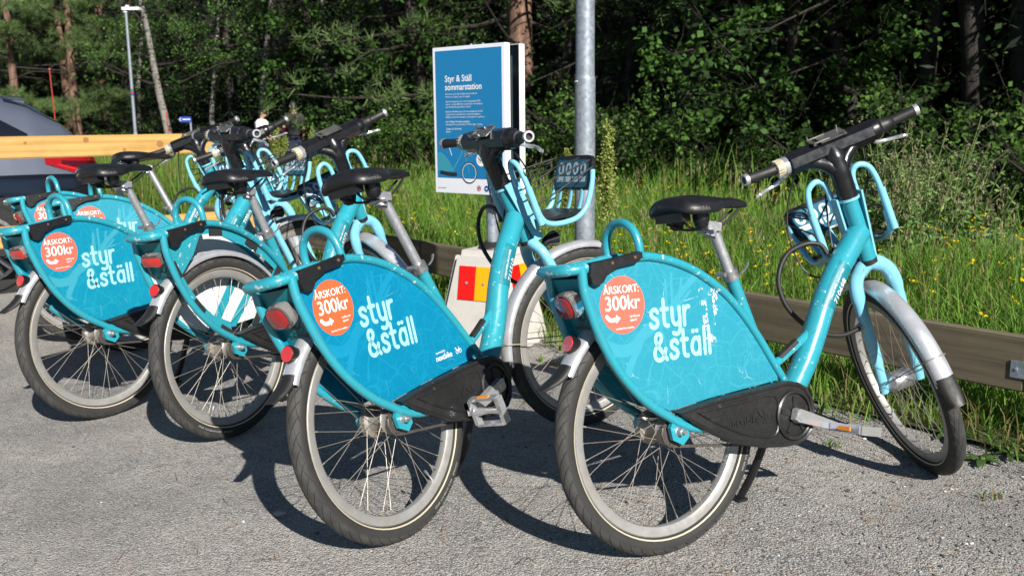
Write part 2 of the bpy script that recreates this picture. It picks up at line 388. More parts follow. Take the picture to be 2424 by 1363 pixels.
# ------------------------------------------------------------------ the lie of the land
ND = Vector((.777, .63)); VD = Vector((-.63, .777))                 # across and along the low rail; rail stands at u = 3.47
def uv2xy(u, v): return (u * .777 - v * .63, u * .63 + v * .777)
EDGE = np.array([(30, -6), (12, 5), (7.6, 8.6), (5.6, 10.4), (4.4, 12), (1.3, 15.4), (-1.7, 18.4), (-5.8, 25.5), (-12.3, 30.5), (-20, 32), (-60, 36)], float)
def behind(x, y):                                                   # signed distance behind the forest edge
    x = np.asarray(x, float); y = np.asarray(y, float); best = np.full(x.shape, 1e9); sg = np.zeros(x.shape)
    for i in range(len(EDGE) - 1):
        a = EDGE[i]; d = EDGE[i + 1] - a; L = d @ d; t = np.clip(((x - a[0]) * d[0] + (y - a[1]) * d[1]) / L, 0, 1)
        qx = a[0] + t * d[0]; qy = a[1] + t * d[1]; q = np.hypot(x - qx, y - qy); s = np.sign(-( -d[1] * (x - a[0]) + d[0] * (y - a[1])))
        m = q < best; best = np.where(m, q, best); sg = np.where(m, s, sg)
    return best * sg * -1 * -1
BUMPS = [(1.411, 3.029, -.021, .3), (.272, 3.411, .021, .4), (-1.03, 4.58, .017, .35)]
def gz(x, y):
    x = np.asarray(x, float); y = np.asarray(y, float); z = np.zeros(x.shape)
    for bx, by, h, r in BUMPS: z = z + h * np.exp(-((x - bx) ** 2 + (y - by) ** 2) / r ** 2)
    s = behind(x, y); z = z + .42 * np.maximum(0, s - .8) * (1 - np.exp(-np.maximum(0, s - .8) / 3)) * np.where(s < 40, 1, 40 / np.maximum(s, 1))
    return z
if behind(0, 3) > 0:
    _b = behind
    def behind(x, y): return -_b(x, y)
def grid_sheet(name, us, vs, mat, dz=0):
    U, Vv = np.meshgrid(us, vs, indexing='ij'); X = U * .777 - Vv * .63; Y = U * .63 + Vv * .777
    P = np.stack([X, Y, gz(X, Y) + dz], -1).reshape(-1, 3); n, m = U.shape
    i = np.arange((n - 1) * m).reshape(n - 1, m)[:, :-1].ravel(); F = np.stack([i, i + m, i + m + 1, i + 1], 1)
    return tag(link(name, npmesh(name, P.tolist(), F.tolist(), mat, True)), None, kind='structure')
def span(a, b, d): return list(np.linspace(a, b, max(2, int(abs(b - a) / d) + 1)))
lot = grid_sheet('gravel_lot', span(-60, -4, 8)[:-1] + span(-4, 4.2, .12), span(-60, -4, 8)[:-1] + span(-4, 9, .12)[:-1] + span(9, 90, 6), 'gravel')
mead = grid_sheet('meadow', [3.30] + span(3.5, 13, .5)[:-1] + span(13, 34, 1)[:-1] + span(34, 110, 8), span(-90, -20, 8)[:-1] + span(-20, 40, 1)[:-1] + span(40, 110, 8), 'meadow_soil', .012)
path = grid_sheet('footpath', span(7.4, 9.6, .5), span(-40, -10, 3)[:-1] + span(-10, 60, 1), 'asphalt', .03)
def forest_floor():
    xs = np.arange(-60, 40, .8); ys = np.arange(2, 90, .8); X, Y = np.meshgrid(xs, ys, indexing='ij'); S = behind(X, Y)
    Z = gz(X, Y) + .06 + .10 * (1 + np.sin(X * 1.7 + Y * .6) * np.sin(Y * 1.3)) * np.clip(S, 0, 1)
    P = np.stack([X, Y, Z], -1).reshape(-1, 3); n, m = X.shape; F = []
    ok = (S > -.4)
    for i in range(n - 1):
        for j in range(m - 1):
            if ok[i, j] and ok[i + 1, j] and ok[i, j + 1] and ok[i + 1, j + 1]: a = i * m + j; F.append((a, a + m, a + m + 1, a + 1))
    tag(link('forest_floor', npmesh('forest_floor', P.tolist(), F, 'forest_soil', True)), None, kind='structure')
forest_floor()
def px2x(px, D): return (px - 1208) / FPX * D * .985                      # where a bearing in the photograph falls at depth D

# ------------------------------------------------------------------ the rental bike
R = .338; W_ = .068
HT = Vector((.82, 0, .939)); HB = Vector((.894, 0, .743)); WB = 1.103
SC = Vector((.296, 0, .732)); SA = .383
def yp(x): return .024 * (x + .27) / .71   # the side panels draw together towards the pedals
TOP = [(-.27, .782), (-.18, .788), (-.08, .801), (-.015, .795), (.055, .776), (.13, .743), (.215, .687), (.282, .622), (.34, .55), (.39, .478), (.436, .41)]
LOW = [(-.27, .782), (-.267, .725), (-.25, .667), (-.228, .607), (-.196, .545), (-.15, .482), (-.09, .423), (-.03, .382), (.03, .347)]
def side_path(sgn):
    up = [(x, sgn * (W_ - yp(x)), z) for x, z in TOP] + [(.452, sgn * .03, .365)]
    lo = [(x, sgn * .072, z) for x, z in LOW] + [(.12, sgn * .066, .325), (.25, sgn * .05, .318), (.40, sgn * .03, .319)]
    return up, lo
def m_side(sgn):
    mb = MB(); up, lo = side_path(sgn); mb.tube(smooth_path(up, 4), .0125, 10); mb.tube(smooth_path(lo, 4), .0125, 10)
    mb.prism([(-.028, .35), (-.012, .377), (.03, .37), (.034, .318), (.012, .30), (-.022, .318)], sgn * .066, sgn * .078)
    return mb.mesh('side_tube', 'teal')
def m_bumper():
    mb = MB(); mb.tube(smooth_path([(-.255, -.068, .783), (-.29, -.064, .781), (-.312, -.045, .779), (-.318, 0, .778), (-.312, .045, .779), (-.29, .064, .781), (-.255, .068, .783)], 4), .0145, 10)
    return mb.mesh('rear_bumper', 'teal_worn')
def m_hoop():
    mb = MB(); mb.tube(smooth_path([(-.08, -.068, .80), (-.083, -.068, .835), (-.086, -.056, .868), (-.088, -.03, .888), (-.088, 0, .894), (-.088, .03, .888), (-.086, .056, .868), (-.083, .068, .835), (-.08, .068, .80)], 4), .0115, 10)
    return mb.mesh('rack_hoop', 'teal')
def m_rackplate():
    mb = MB(); mb.box((-.185, 0, .784), (.22, .125, .004)); return mb.mesh('rack_plate', 'teal')
DT = [(.43, 0, .325), (.50, 0, .362), (.546, 0, .410), (.588, 0, .466), (.632, 0, .538), (.680, 0, .622), (.742, 0, .706), (.80, 0, .765), (.864, 0, .828)]
def m_down(): mb = MB(); mb.tube(smooth_path(DT, 6), .037, 20); return mb.mesh('down_tube', 'teal')
def m_seattube(): mb = MB(); mb.tube([SC + Vector((.374, 0, -.927)) * .44, SC], .0195, 12); mb.tube([SC + Vector((.374, 0, -.927)) * .02, SC + Vector((-.374, 0, .927)) * .004], .022, 12); return mb.mesh('seat_tube', 'teal')
def m_head(): mb = MB(); mb.tube([HB + (HT - HB) * -.02, HT], .0265, 16); return mb.mesh('head_tube', 'teal')
def m_headring(k):
    def f(): mb = MB(); ax = (HT - HB); mb.tube([HT - ax * .04, HT + ax * .03] if k else [HB - ax * .09, HB - ax * .02], .0285, 16); return mb.mesh('headset_ring', 'black_rubber')
    return f
def m_step(): mb = MB(); mb.tube(smooth_path([(.43, 0, .448), (.475, 0, .468), (.52, 0, .490), (.56, 0, .510), (.605, 0, .535)], 4), [.013] * 17, 10); return mb.mesh('foot_step', 'teal')
def m_steppad(): mb = MB(); mb.tube(smooth_path([(.468, 0, .4715), (.50, 0, .4875), (.545, 0, .5115)], 4), .0122, 8); return mb.mesh('step_pad', 'black_rubber')
CG = [(-.012, .391), (.06, .399), (.134, .406), (.293, .414), (.40, .419), (.445, .412), (.475, .395), (.497, .365), (.506, .33), (.503, .295), (.49, .265), (.465, .243), (.43, .234), (.37, .236), (.278, .250), (.184, .277), (.11, .315), (.039, .356)]
CGI = [(.058, .379), (.2, .385), (.343, .386), (.352, .33), (.336, .276), (.244, .29), (.152, .328)]
def panel_poly():
    lo = [p for p in LOW if p[1] > .40]
    up = [(x + (.003 if i == 0 else 0), z) for i, (x, z) in enumerate(TOP)]
    return [(p.x, p.z) for p in smooth_path([(x, 0, z) for x, z in up], 3)][:-2] + [(.41, .418), (.293, .413), (.134, .405), (-.01, .392)] + [(p.x, p.z) for p in smooth_path([(x, 0, z) for x, z in lo[::-1]], 3)][1:-1]
PP = panel_poly()
YPAN = -.0705
def m_panel(mat, sgn=-1):
    def f():
        mb = MB(); mb.prism(PP, sgn * .064, sgn * .0685, lambda x: -sgn * yp(x)); return mb.mesh('side_panel', mat)
    return f
def m_mapprint(mat):
    def f():
        mb = MB(); yf = yp; y = -.06862
        ribbon(mb, [(-.205, .583), (-.165, .567), (-.12, .572), (-.085, .60), (-.03, .628), (.02, .645)], .032, y, yf)       # the river
        ribbon(mb, [(-.15, .492), (-.13, .53), (-.10, .575)], .022, y - .00006, yf)
        ribbon(mb, [(.02, .66), (.06, .70), (.12, .742)], .020, y - .00012, yf)
        for a in ([(.002, .655), (.004, .735)], [(.022, .66), (.026, .75)], [(.044, .665), (.062, .735)], [(.035, .655), (.09, .70)], [(-.012, .66), (.05, .665)]): ribbon(mb, a, .010, y - .00018 - .00003 * len(mb.v) / 40, yf)
        return mb.mesh('map_print', mat)
    return f
LET = {'s': (.62, [[(.58, .80), (.47, .93), (.30, .95), (.14, .87), (.11, .71), (.22, .57), (.40, .48), (.53, .36), (.53, .18), (.40, .07), (.24, .05), (.10, .10), (.02, .22)]]),
 't': (.50, [[(.18, 1.42), (.18, .9), (.18, .35), (.22, .15), (.34, .06), (.46, .06)], [(.0, .93), (.46, .93)]]),
 'y': (.66, [[(.05, .93), (.05, .45), (.12, .18), (.32, .07), (.52, .16), (.62, .4)], [(.62, .93), (.62, .2), (.60, -.15), (.50, -.36), (.30, -.43), (.08, -.36)]]),
 'r': (.46, [[(.06, .0), (.06, .93)], [(.06, .45), (.12, .75), (.27, .91), (.46, .93)]]),
 '&': (.98, [[(.92, .04), (.55, .50), (.22, .92), (.16, 1.15), (.28, 1.36), (.48, 1.38), (.60, 1.22), (.55, 1.02), (.35, .83), (.12, .62), (.04, .36), (.14, .12), (.38, .03), (.62, .12), (.78, .34), (.86, .58)]]),
 'a': (.74, [[(.66, .50), (.60, .22), (.40, .07), (.18, .14), (.06, .36), (.08, .64), (.24, .88), (.46, .91), (.62, .74), (.66, .50)], [(.66, .93), (.66, .04)], [(.19, 1.30), (.23, 1.30)], [(.48, 1.30), (.52, 1.30)]]),
 'l': (.16, [[(.08, .03), (.08, 1.42)]])}
def m_logo():
    mb = MB(); u = .0505; yf = yp; k = 0
    for word, x0, z0 in (('styr', -.058, .6125), ('&stall', -.052, .5265)):
        x = x0
        for ch in word:
            w, st = LET[ch]
            for s in st:
                ribbon(mb, [(x + a * u * .93, z0 + b * u) for a, b in s], .0118, -.0692 - .0003 * (k % 4), yf, 5); k += 1
            x += (w + .24) * u * .93
    return mb.mesh('lettering', 'pale_print')
def m_sticker(mat):
    def f(): mb = MB(); disc(mb, -.146, .683, .0735, -.0691, 48, yp); return mb.mesh('price_sticker', mat)
    return f
def bikelogo(mb, x, z, s, y, yf=None):
    disc(mb, x, z, s * .5, y, 20, yf, s * .38); disc(mb, x + s * 1.25, z, s * .5, y, 20, yf, s * .38)
    ribbon(mb, [(x - s * .5, z + s * 1.0), (x - s * .1, z + s * .55), (x + s * .35, z + s * .1), (x + s * .75, z + s * .5)], s * .24, y - .00008, yf)
    ribbon(mb, [(x + s * .75, z + s * 1.1), (x + s * .95, z + s * .6), (x + s * 1.25, z)], s * .12, y - .00012, yf)
def m_stickertext():
    mb = MB(); y = -.0693
    text_panel(mb, 'ÅRSKORT:', -.147, .7135, .0275, y, .004, 3, 'CENTER', yf=yp, sx=.92); text_panel(mb, '300kr', -.1465, .6715, .051, y, .009, 4, 'CENTER', yf=yp, sx=.96)
    text_panel(mb, 'Ladda ner', -.108, .6495, .0085, y, .01, 1, 'CENTER', yf=yp); text_panel(mb, 'appen!', -.113, .640, .0085, y, .01, 1, 'CENTER', yf=yp)
    text_panel(mb, 'operated by nextbike', -.143, .6215, .0072, y, .01, 1, 'CENTER', yf=yp)
    ribbon(mb, [(-.200, .657), (-.19, .648), (-.176, .647), (-.166, .650)], .010, y, yp); mb.add([(-.170, y + yp(-.17), .660), (-.170, y + yp(-.17), .638), (-.156, y + yp(-.156), .650)], [(0, 1, 2)])
    return mb.mesh('lettering', 'white_print')
def m_operated():
    mb = MB(); yf = yp; text_panel(mb, 'operated by', .222, .470, .0095, -.0688, .01, 1, yf=yf); text_panel(mb, 'nextbike', .218, .449, .0245, -.0688, .006, 3, yf=yf, sx=.95)
    bikelogo(mb, .325, .456, .013, -.0688, yf); return mb.mesh('lettering', 'white_print')
def m_peel():
    mb = MB(); y = -.0705; yf = yp
    for a in ([(.128, .695), (.183, .690)], [(.134, .695), (.137, .66), (.139, .625), (.14, .585)], [(.178, .69), (.18, .64), (.182, .60), (.180, .57)], [(.137, .578), (.16, .565), (.182, .562)]): ribbon(mb, a, .019, y - .00002 * len(mb.v) / 10, yf)
    return mb.mesh('peeled_sticker_residue', 'worn_white')
def m_guard():
    mb = MB(); mb.prism(CG, -.066, -.090, None, .006)
    mb.tube([(x, -.090, z) for x, z in [((p[0] - .26) * .965 + .26, (p[1] - .327) * .93 + .327) for p in CG]], .006, 6, True)
    mb.tube([(p.x, -.0915, p.z) for p in smooth_path([(x, 0, z) for x, z in CGI + CGI[:1]], 3)[:-1]], .0035, 6, True)
    mb.tube([(.416 + .066 * math.cos(a), -.094, .321 + .066 * math.sin(a)) for a in np.linspace(0, 2 * math.pi, 28, endpoint=False)], .0055, 6, True)
    return mb.mesh('chain_guard', 'guard_black', 50)
def m_guardtext(): mb = MB(); text_panel(mb, 'nextbike', .175, .3235, .030, -.0935, .006, 3); bikelogo(mb, .286, .334, .017, -.0935); return mb.mesh('lettering', 'black_print')
def m_chainring():
    mb = MB(); mb.lathe([(-.084, .058), (-.092, .058), (-.094, .05), (-.094, .02), (-.100, .018)], 24, 'y', (.416, 0, .321))
    for k in range(5):
        a = k * 1.2566 + .3; mb.box((0, 0, 0), (.036, .004, .012), T((.416 + .036 * math.cos(a), -.0955, .321 + .036 * math.sin(a))) @ Matrix.Rotation(-a, 4, 'Y'))
    return mb.mesh('chain_ring', 'guard_black')
def m_crank():                                                      # along +x from the axle
    mb = MB(); mb.prism([(-.020, -.016), (-.006, -.022), (.014, -.021), (.155, -.0145), (.174, -.009), (.176, .007), (.158, .0145), (.014, .021), (-.008, .021), (-.020, .014)], -.101, -.119, None, .003)
    mb.lathe([(-.117, .011), (-.122, .011), (-.122, .0)], 14, 'y'); return mb.mesh('crank_arm', 'polished')
def m_pedal():                                                      # centred, axle along y, length along x
    mb = MB()
    mb.box((0, .050, 0), (.080, .012, .024)); mb.box((0, -.050, 0), (.084, .014, .026))
    for sx in (-1, 1): mb.box((sx * .041, 0, 0), (.008, .100, .023)); 
    mb.tube([(0, -.044, 0), (0, -.02, 0), (0, 0, 0), (0, .02, 0), (0, .05, 0)], [.014, .011, .0085, .011, .014], 10)
    return mb.mesh('pedal', 'polished')
def m_pedalreflector(): mb = MB(); mb.box((.0457, 0, 0), (.003, .040, .012)); return mb.mesh('pedal_reflector', 'amber')
def m_chain():
    mb = MB(); a = Vector((-.005, -.056, .297)); b = Vector((.30, -.056, .252)); n = 30
    for i in range(n):
        p = a.lerp(b, (i + .5) / n); mb.box((0, 0, 0), (.0135, .003 if i % 2 else .006, .0075), T(p) @ Matrix.Rotation(.146, 4, 'Y'))
    mb.tube([(-.036, -.056, .35), (-.04, -.056, .335), (-.034, -.056, .315), (-.02, -.056, .30), (-.005, -.056, .297)], .0038, 6)
    return mb.mesh('chain', 'chain_steel')
def m_rim():
    prof = [(-.0125, .289), (-.0155, .286), (-.0150, .268), (-.0105, .261), (0, .2585), (.0105, .261), (.0150, .268), (.0155, .286), (.0125, .289), (.010, .284), (-.010, .284), (-.0125, .289)]
    mb = MB(); n = 72; V = []
    for a, r in prof[:-1]:
        for j in range(n): t = 2 * math.pi * j / n; V.append((r * math.cos(t), a, r * math.sin(t)))
    k = len(prof) - 1; mb.add(V, [(i * n + j, i * n + (j + 1) % n, ((i + 1) % k) * n + (j + 1) % n, ((i + 1) % k) * n + j) for i in range(k) for j in range(n)])
    return mb.mesh('wheel', 'rim_alu')
def m_tyre():
    mb = MB(); n = 80; k = 14; V = []
    for i in range(k):
        a = 2 * math.pi * i / k; rr = .3115 + .0265 * math.cos(a); y = .0245 * math.sin(a)
        for j in range(n): t = 2 * math.pi * j / n; V.append((rr * math.cos(t), y, rr * math.sin(t)))
    mb.add(V, [(i * n + j, i * n + (j + 1) % n, ((i + 1) % k) * n + (j + 1) % n, ((i + 1) % k) * n + j) for i in range(k) for j in range(n)])
    return mb.mesh('tyre', 'tyre', 60)
def m_stripe():
    mb = MB(); n = 72
    for s in (-1, 1): mb.add([(q * math.cos(2 * math.pi * j / n), s * yy, q * math.sin(2 * math.pi * j / n)) for q, yy in ((.2925, .0192), (.2965, .0213)) for j in range(n)], [(j, (j + 1) % n, n + (j + 1) % n, n + j) for j in range(n)])
    return mb.mesh('reflective_stripe', 'cream')
def m_tyretext():
    mb = MB(); V, F = text('SCHWALBE     DELTA CRUISER PLUS  REFLEX', .0085, .01, 1)
    mb.add([((.311 + b - .003) * math.cos(-1.0 - a / .313 + 1.3), -.0252, (.311 + b - .003) * math.sin(-1.0 - a / .313 + 1.3)) for a, b in V], F); return mb.mesh('lettering', 'grey_print')
SPK = {}
def m_spoke(side, dr):
    def f():
        mb = MB(); a0 = dr * 1.05; p = Vector((.034 * math.cos(a0), side * .030, .034 * math.sin(a0))); q = Vector((.262, side * .004, 0)); mb.tube([p, q], .00095, 4); mb.tube([q - (q - p).normalized() * .014, q], .0021, 5); return mb.mesh('spoke', 'spoke_steel')
    return f
def m_hub(rear):
    def f():
        mb = MB()
        if rear: mb.lathe([(-.060, .012), (-.056, .030), (-.050, .034), (-.045, .034), (-.034, .036), (-.029, .041), (-.024, .034), (-.01, .0285), (.012, .0285), (.024, .034), (.029, .046), (.046, .046), (.050, .03), (.062, .013)], 24)
        else: mb.lathe([(-.052, .010), (-.046, .02), (-.034, .034), (-.029, .037), (-.025, .034), (.025, .034), (.029, .037), (.034, .034), (.046, .02), (.052, .010)], 24)
        return mb.mesh('hub', 'hub_alu' if rear else 'silver')
    return f
def m_sprocket():
    mb = MB(); n = 36; mb.prism([((.041 if i % 2 else .036) * math.cos(2 * math.pi * i / n), (.041 if i % 2 else .036) * math.sin(2 * math.pi * i / n)) for i in range(n)], -.0545, -.0575); return mb.mesh('sprocket', 'chain_steel')
def m_axle():
    mb = MB(); mb.lathe([(-.104, .0), (-.104, .0055), (-.095, .0055), (-.094, .010), (-.080, .0105), (-.079, .014), (-.060, .014)], 10); mb.lathe([(.060, .012), (.09, .012), (.092, .006), (.1, .006), (.1, 0)], 10); return mb.mesh('axle_nut', 'silver')
def m_valve(): mb = MB(); mb.tube([(.262, 0, 0), (.240, 0, 0), (.238, 0, 0), (.222, 0, 0)], [.003, .003, .0045, .0045], 6); return mb.mesh('valve', 'silver')
def arc_band(mb, c, r, a0, a1, w, depth, n=26, th=.0015, flare=None):
    V = []; prof = [(-w / 2, -depth), (-w * .46, -depth * .35), (-w * .25, 0), (0, .002), (w * .25, 0), (w * .46, -depth * .35), (w / 2, -depth)]; k = len(prof)
    for i in range(n + 1):
        a = a0 + (a1 - a0) * i / n; e = flare(i / n) if flare else (1, 0)
        for y, d in prof: rr = r + d * e[0] + e[1]; V.append((c[0] + rr * math.cos(a), y * (1 if not flare else (1 - .35 * (i / n) ** 4)), c[1] + rr * math.sin(a)))
    for i in range(n + 1):
        a = a0 + (a1 - a0) * i / n; e = flare(i / n) if flare else (1, 0)
        for y, d in prof: rr = r + d * e[0] + e[1] - th; V.append((c[0] + rr * math.cos(a), y * (1 if not flare else (1 - .35 * (i / n) ** 4)) * .97, c[1] + rr * math.sin(a)))
    m = (n + 1) * k; F = []
    for i in range(n):
        for j in range(k - 1): F.append((i * k + j, i * k + j + 1, (i + 1) * k + j + 1, (i + 1) * k + j)); F.append((m + i * k + j, m + (i + 1) * k + j, m + (i + 1) * k + j + 1, m + i * k + j + 1))
        for j in (0, k - 1): F.append((i * k + j, (i + 1) * k + j, m + (i + 1) * k + j, m + i * k + j))
    for i in (0, n):
        for j in range(k - 1): F.append((i * k + j, i * k + j + 1, m + i * k + j + 1, m + i * k + j))
    mb.add(V, F)
def m_rfender(): mb = MB(); arc_band(mb, (0, R), .360, rad(20), rad(149), .060, .020); return mb.mesh('rear_fender', 'fender_silver', 60)
def m_rflap(): mb = MB(); arc_band(mb, (0, R), .3625, rad(145), rad(158), .056, .018, 12, .003, lambda t: (1 - .5 * t, .0 + .045 * t * t)); return mb.mesh('mud_flap', 'black_rubber', 60)
def m_ffender(): mb = MB(); arc_band(mb, (WB, R), .360, rad(74), rad(186), .062, .022); return mb.mesh('front_fender', 'fender_silver', 60)
def m_fflap(): mb = MB(); arc_band(mb, (WB, R), .3625, rad(182), rad(196), .060, .020, 12, .003, lambda t: (1 - .5 * t, .018 * t * t)); return mb.mesh('mud_flap', 'black_rubber', 60)
def m_fstay():
    mb = MB(); c = (WB, R); a = rad(172)
    mb.tube(smooth_path([(WB, -.058, R), (c[0] + .2 * math.cos(a), -.05, c[1] + .2 * math.sin(a)), (c[0] + .350 * math.cos(a), -.034, c[1] + .350 * math.sin(a)), (c[0] + .365 * math.cos(a), 0, c[1] + .365 * math.sin(a)), (c[0] + .350 * math.cos(a), .034, c[1] + .350 * math.sin(a)), (c[0] + .2 * math.cos(a), .05, c[1] + .2 * math.sin(a)), (WB, .058, R)], 5), .0022, 6)
    return mb.mesh('fender_stay', 'spoke_steel')
def tail_frame():                                                   # tail plate: local frame with y across, z up along the plate, -x outwards
    a = Vector((-.272, 0, .758)); b = Vector((-.200, 0, .585)); up = (a - b).normalized(); out = Vector((-up.z, 0, up.x)); return a, b, up, out
TA, TB, TUP, TOUT = tail_frame()
def tpt(y, h, o): return TB + TUP * h + TOUT * o + Vector((0, y, 0))
def m_tailplate():
    mb = MB(); L = (TA - TB).length; V = []
    for o in (0, -.004):
        for y, h in ((-.062, L), (.062, L), (.060, .03), (.03, 0), (-.03, 0), (-.060, .03)): V.append(tpt(y, h, o))
    mb.add(V, [(0, 1, 2, 3, 4, 5), (11, 10, 9, 8, 7, 6)] + [(i, (i + 1) % 6, 6 + (i + 1) % 6, 6 + i) for i in range(6)]); return mb.mesh('tail_plate', 'teal_dark')
def rounded(cy, ch, wy, wh, r=.5, n=6):
    out = []; rr = min(wy, wh) * r
    for qx, qy, a0 in ((1, 1, 0), (-1, 1, 90), (-1, -1, 180), (1, -1, 270)):
        for i in range(n + 1):
            a = rad(a0 + 90 * i / n); out.append((cy + qx * (wy - rr) + rr * math.cos(a), ch + qy * (wh - rr) + rr * math.sin(a)))
    return out
def tail_solid(mb, outline, layers):
    V = []; n = len(outline); cy = sum(p[0] for p in outline) / n; ch = sum(p[1] for p in outline) / n
    for o, s in layers: V += [tpt(cy + (y - cy) * s, ch + (h - ch) * s, o) for y, h in outline]
    k = len(layers); F = [(i * n + j, i * n + (j + 1) % n, (i + 1) * n + (j + 1) % n, (i + 1) * n + j) for i in range(k - 1) for j in range(n)] + [tuple(range(n)), tuple((k - 1) * n + j for j in range(n))[::-1]]
    mb.add(V, F)
def m_light(kind):
    def f():
        mb = MB()
        if kind == 'oval': tail_solid(mb, rounded(.0, .125, .040, .034, .8), [(.002, .92), (.012, 1), (.030, 1), (.0365, .95)])
        else: tail_solid(mb, rounded(.0, .130, .043, .022, .5), [(.002, .95), (.02, 1), (.026, .96)])
        return mb.mesh('tail_light', 'clear_lens')
    return f
def m_lens(kind):
    def f():
        mb = MB()
        if kind == 'oval': tail_solid(mb, rounded(.0, .125, .033, .0275, .75), [(.028, 1), (.0385, 1), (.041, .9)])
        else: tail_solid(mb, rounded(.0, .126, .042, .0165, .4), [(.0255, 1), (.031, 1), (.033, .9)])
        return mb.mesh('red_lens', 'lens_red' if kind == 'oval' else 'lens_red_bright')
    return f
def m_taillogo():
    mb = MB(); t = MB(); bikelogo(t, -.014, .068, .020, 0); text_panel(t, 'nextbike', 0, .043, .026, 0, .008, 2, 'CENTER')
    mb.add([tpt(-x * -1, z, .0008 - y) for x, y, z in t.v], t.f); mb.v = [tuple(tpt(-p[0] * -1, p[2], .0008 - p[1])) for p in t.v]; return mb.mesh('lettering', 'black_print')
def m_reflector():
    mb = MB(); M = T((-.262, 0, .590)) @ Matrix.Rotation(rad(18), 4, 'Y'); mb.lathe([(.02, .018), (-.006, .023), (-.016, .0235), (-.017, .0225)], 20, 'x', (0, 0, 0), M); return mb.mesh('reflector_housing', 'black_plastic')
def m_reflens():
    mb = MB(); M = T((-.262, 0, .590)) @ Matrix.Rotation(rad(18), 4, 'Y'); mb.lathe([(-.016, .0215), (-.0195, .0205), (-.0197, 0)], 20, 'x', (0, 0, 0), M); return mb.mesh('red_lens', 'lens_red_bright')
def m_rub():
    mb = MB(); mb.prism([(-.252, .796), (-.17, .805), (-.088, .817), (-.084, .800), (-.10, .787), (-.16, .779), (-.20, .762), (-.215, .742), (-.235, .734), (-.252, .742), (-.258, .765)], -.070, -.0865, None, .003); return mb.mesh('rub_strip', 'black_plastic')
def m_screws():
    mb = MB(); [mb.lathe([(-.086, .005), (-.0885, .004), (-.089, 0)], 8, 'y', (x, 0, z)) for x, z in ((-.185, .791), (-.112, .801))]; return mb.mesh('screws', 'rust')
def m_post(e): 
    def f():
        mb = MB(); d = Vector((-.374, 0, .927)); mb.tube([SC - d * .06, SC + d * e], .0158, 14); return mb.mesh('seat_post', 'post_alu')
    return f
def m_collar():
    mb = MB(); d = Vector((-.374, 0, .927)); mb.tube([SC - d * .016, SC + d * .012], .024, 14); mb.tube([SC + Vector((-.03, -.012, 0)), SC + Vector((-.034, .016, .002))], .007, 8)
    mb.tube(smooth_path([SC + Vector((.015, -.027, 0)), SC + Vector((.035, -.027, .012)), SC + Vector((.05, -.022, .028))], 3), .005, 6, flat=.5); return mb.mesh('seat_clamp', 'silver')
def m_saddle():                                                     # origin at the top of the seat post
    S = [(-.172, .035, .070, .052), (-.165, .072, .078, .040), (-.145, .092, .085, .034), (-.11, .101, .087, .034), (-.075, .098, .086, .036), (-.04, .082, .084, .040), (-.01, .058, .082, .044), (.025, .038, .080, .047), (.065, .028, .077, .048), (.10, .0245, .072, .046), (.122, .020, .066, .046), (.132, .010, .060, .049)]
    V = []; n = 18
    for x, w, zt, zb in S:
        zm = zb + (zt - zb) * .35; drop = .016 * (w / .1)
        for j in range(n):
            a = 2 * math.pi * j / n; c, s = math.cos(a), math.sin(a); y = w * math.copysign(abs(c) ** .75, c)
            z = zm + (zt - zm) * abs(s) ** .8 if s >= 0 else zm - (zm - zb) * abs(s) ** .7
            V.append((x, y, z - drop * (abs(y) / max(w, .001)) ** 3 - .012 * math.exp(-(y / .014) ** 2) * (1 if s > 0 and -.15 < x < .06 else 0)))
    mb = MB(); k = len(S); mb.add(V, [(i * n + j, i * n + (j + 1) % n, (i + 1) * n + (j + 1) % n, (i + 1) * n + j) for i in range(k - 1) for j in range(n)] + [tuple(range(n)), tuple((k - 1) * n + j for j in range(n))])
    for s in (-1, 1): mb.lathe([(-.026, .008), (-.02, .018), (0, .024), (.03, .022)], 12, 'z', (-.085, s * .050, .018)); 
    mb.box((-.142, 0, .026), (.03, .11, .024))
    return mb.mesh('saddle', 'black_plastic', 60)
def m_rails():
    mb = MB()
    for s in (-1, 1): mb.tube(smooth_path([(-.135, s * .035, .012), (-.09, s * .022, -.006), (-.03, s * .020, -.008), (.03, s * .020, .004), (.095, s * .012, .042)], 4), .0036, 6)
    return mb.mesh('saddle_rail', 'black_rubber')
def m_sclamp():
    mb = MB(); mb.tube([(-.012, 0, -.03), (0, 0, 0)], .019, 12); mb.box((-.012, 0, -.004), (.05, .052, .024), Matrix.Rotation(.15, 4, 'Y')); mb.tube([(-.02, -.034, -.012), (-.02, .034, -.012)], .008, 8); return mb.mesh('saddle_clamp', 'post_alu')
def m_saddletext():
    mb = MB(); V, F = text('nextbike', .017, .004, 1); mb.add([(-.150 + a * .92, -.0945 - .006 * math.sin(max(0, min(1, a / .09)) * math.pi), .040 + b) for a, b in V], F); return mb.mesh('lettering', 'dim_print')
def m_kick(l):
    def f():
        mb = MB(); fy = .15; fz = fy * math.tan(l) + .004; mb.tube(smooth_path([(.445, .035, .255), (.44, .055, .215), (.43, .10, .12), (.42, fy, fz + .012)], 3), [.012] * 9 + [.011], 8); mb.box((.42, fy, fz + .006), (.04, .03, .012)); return mb.mesh('kickstand', 'black_plastic')
    return f
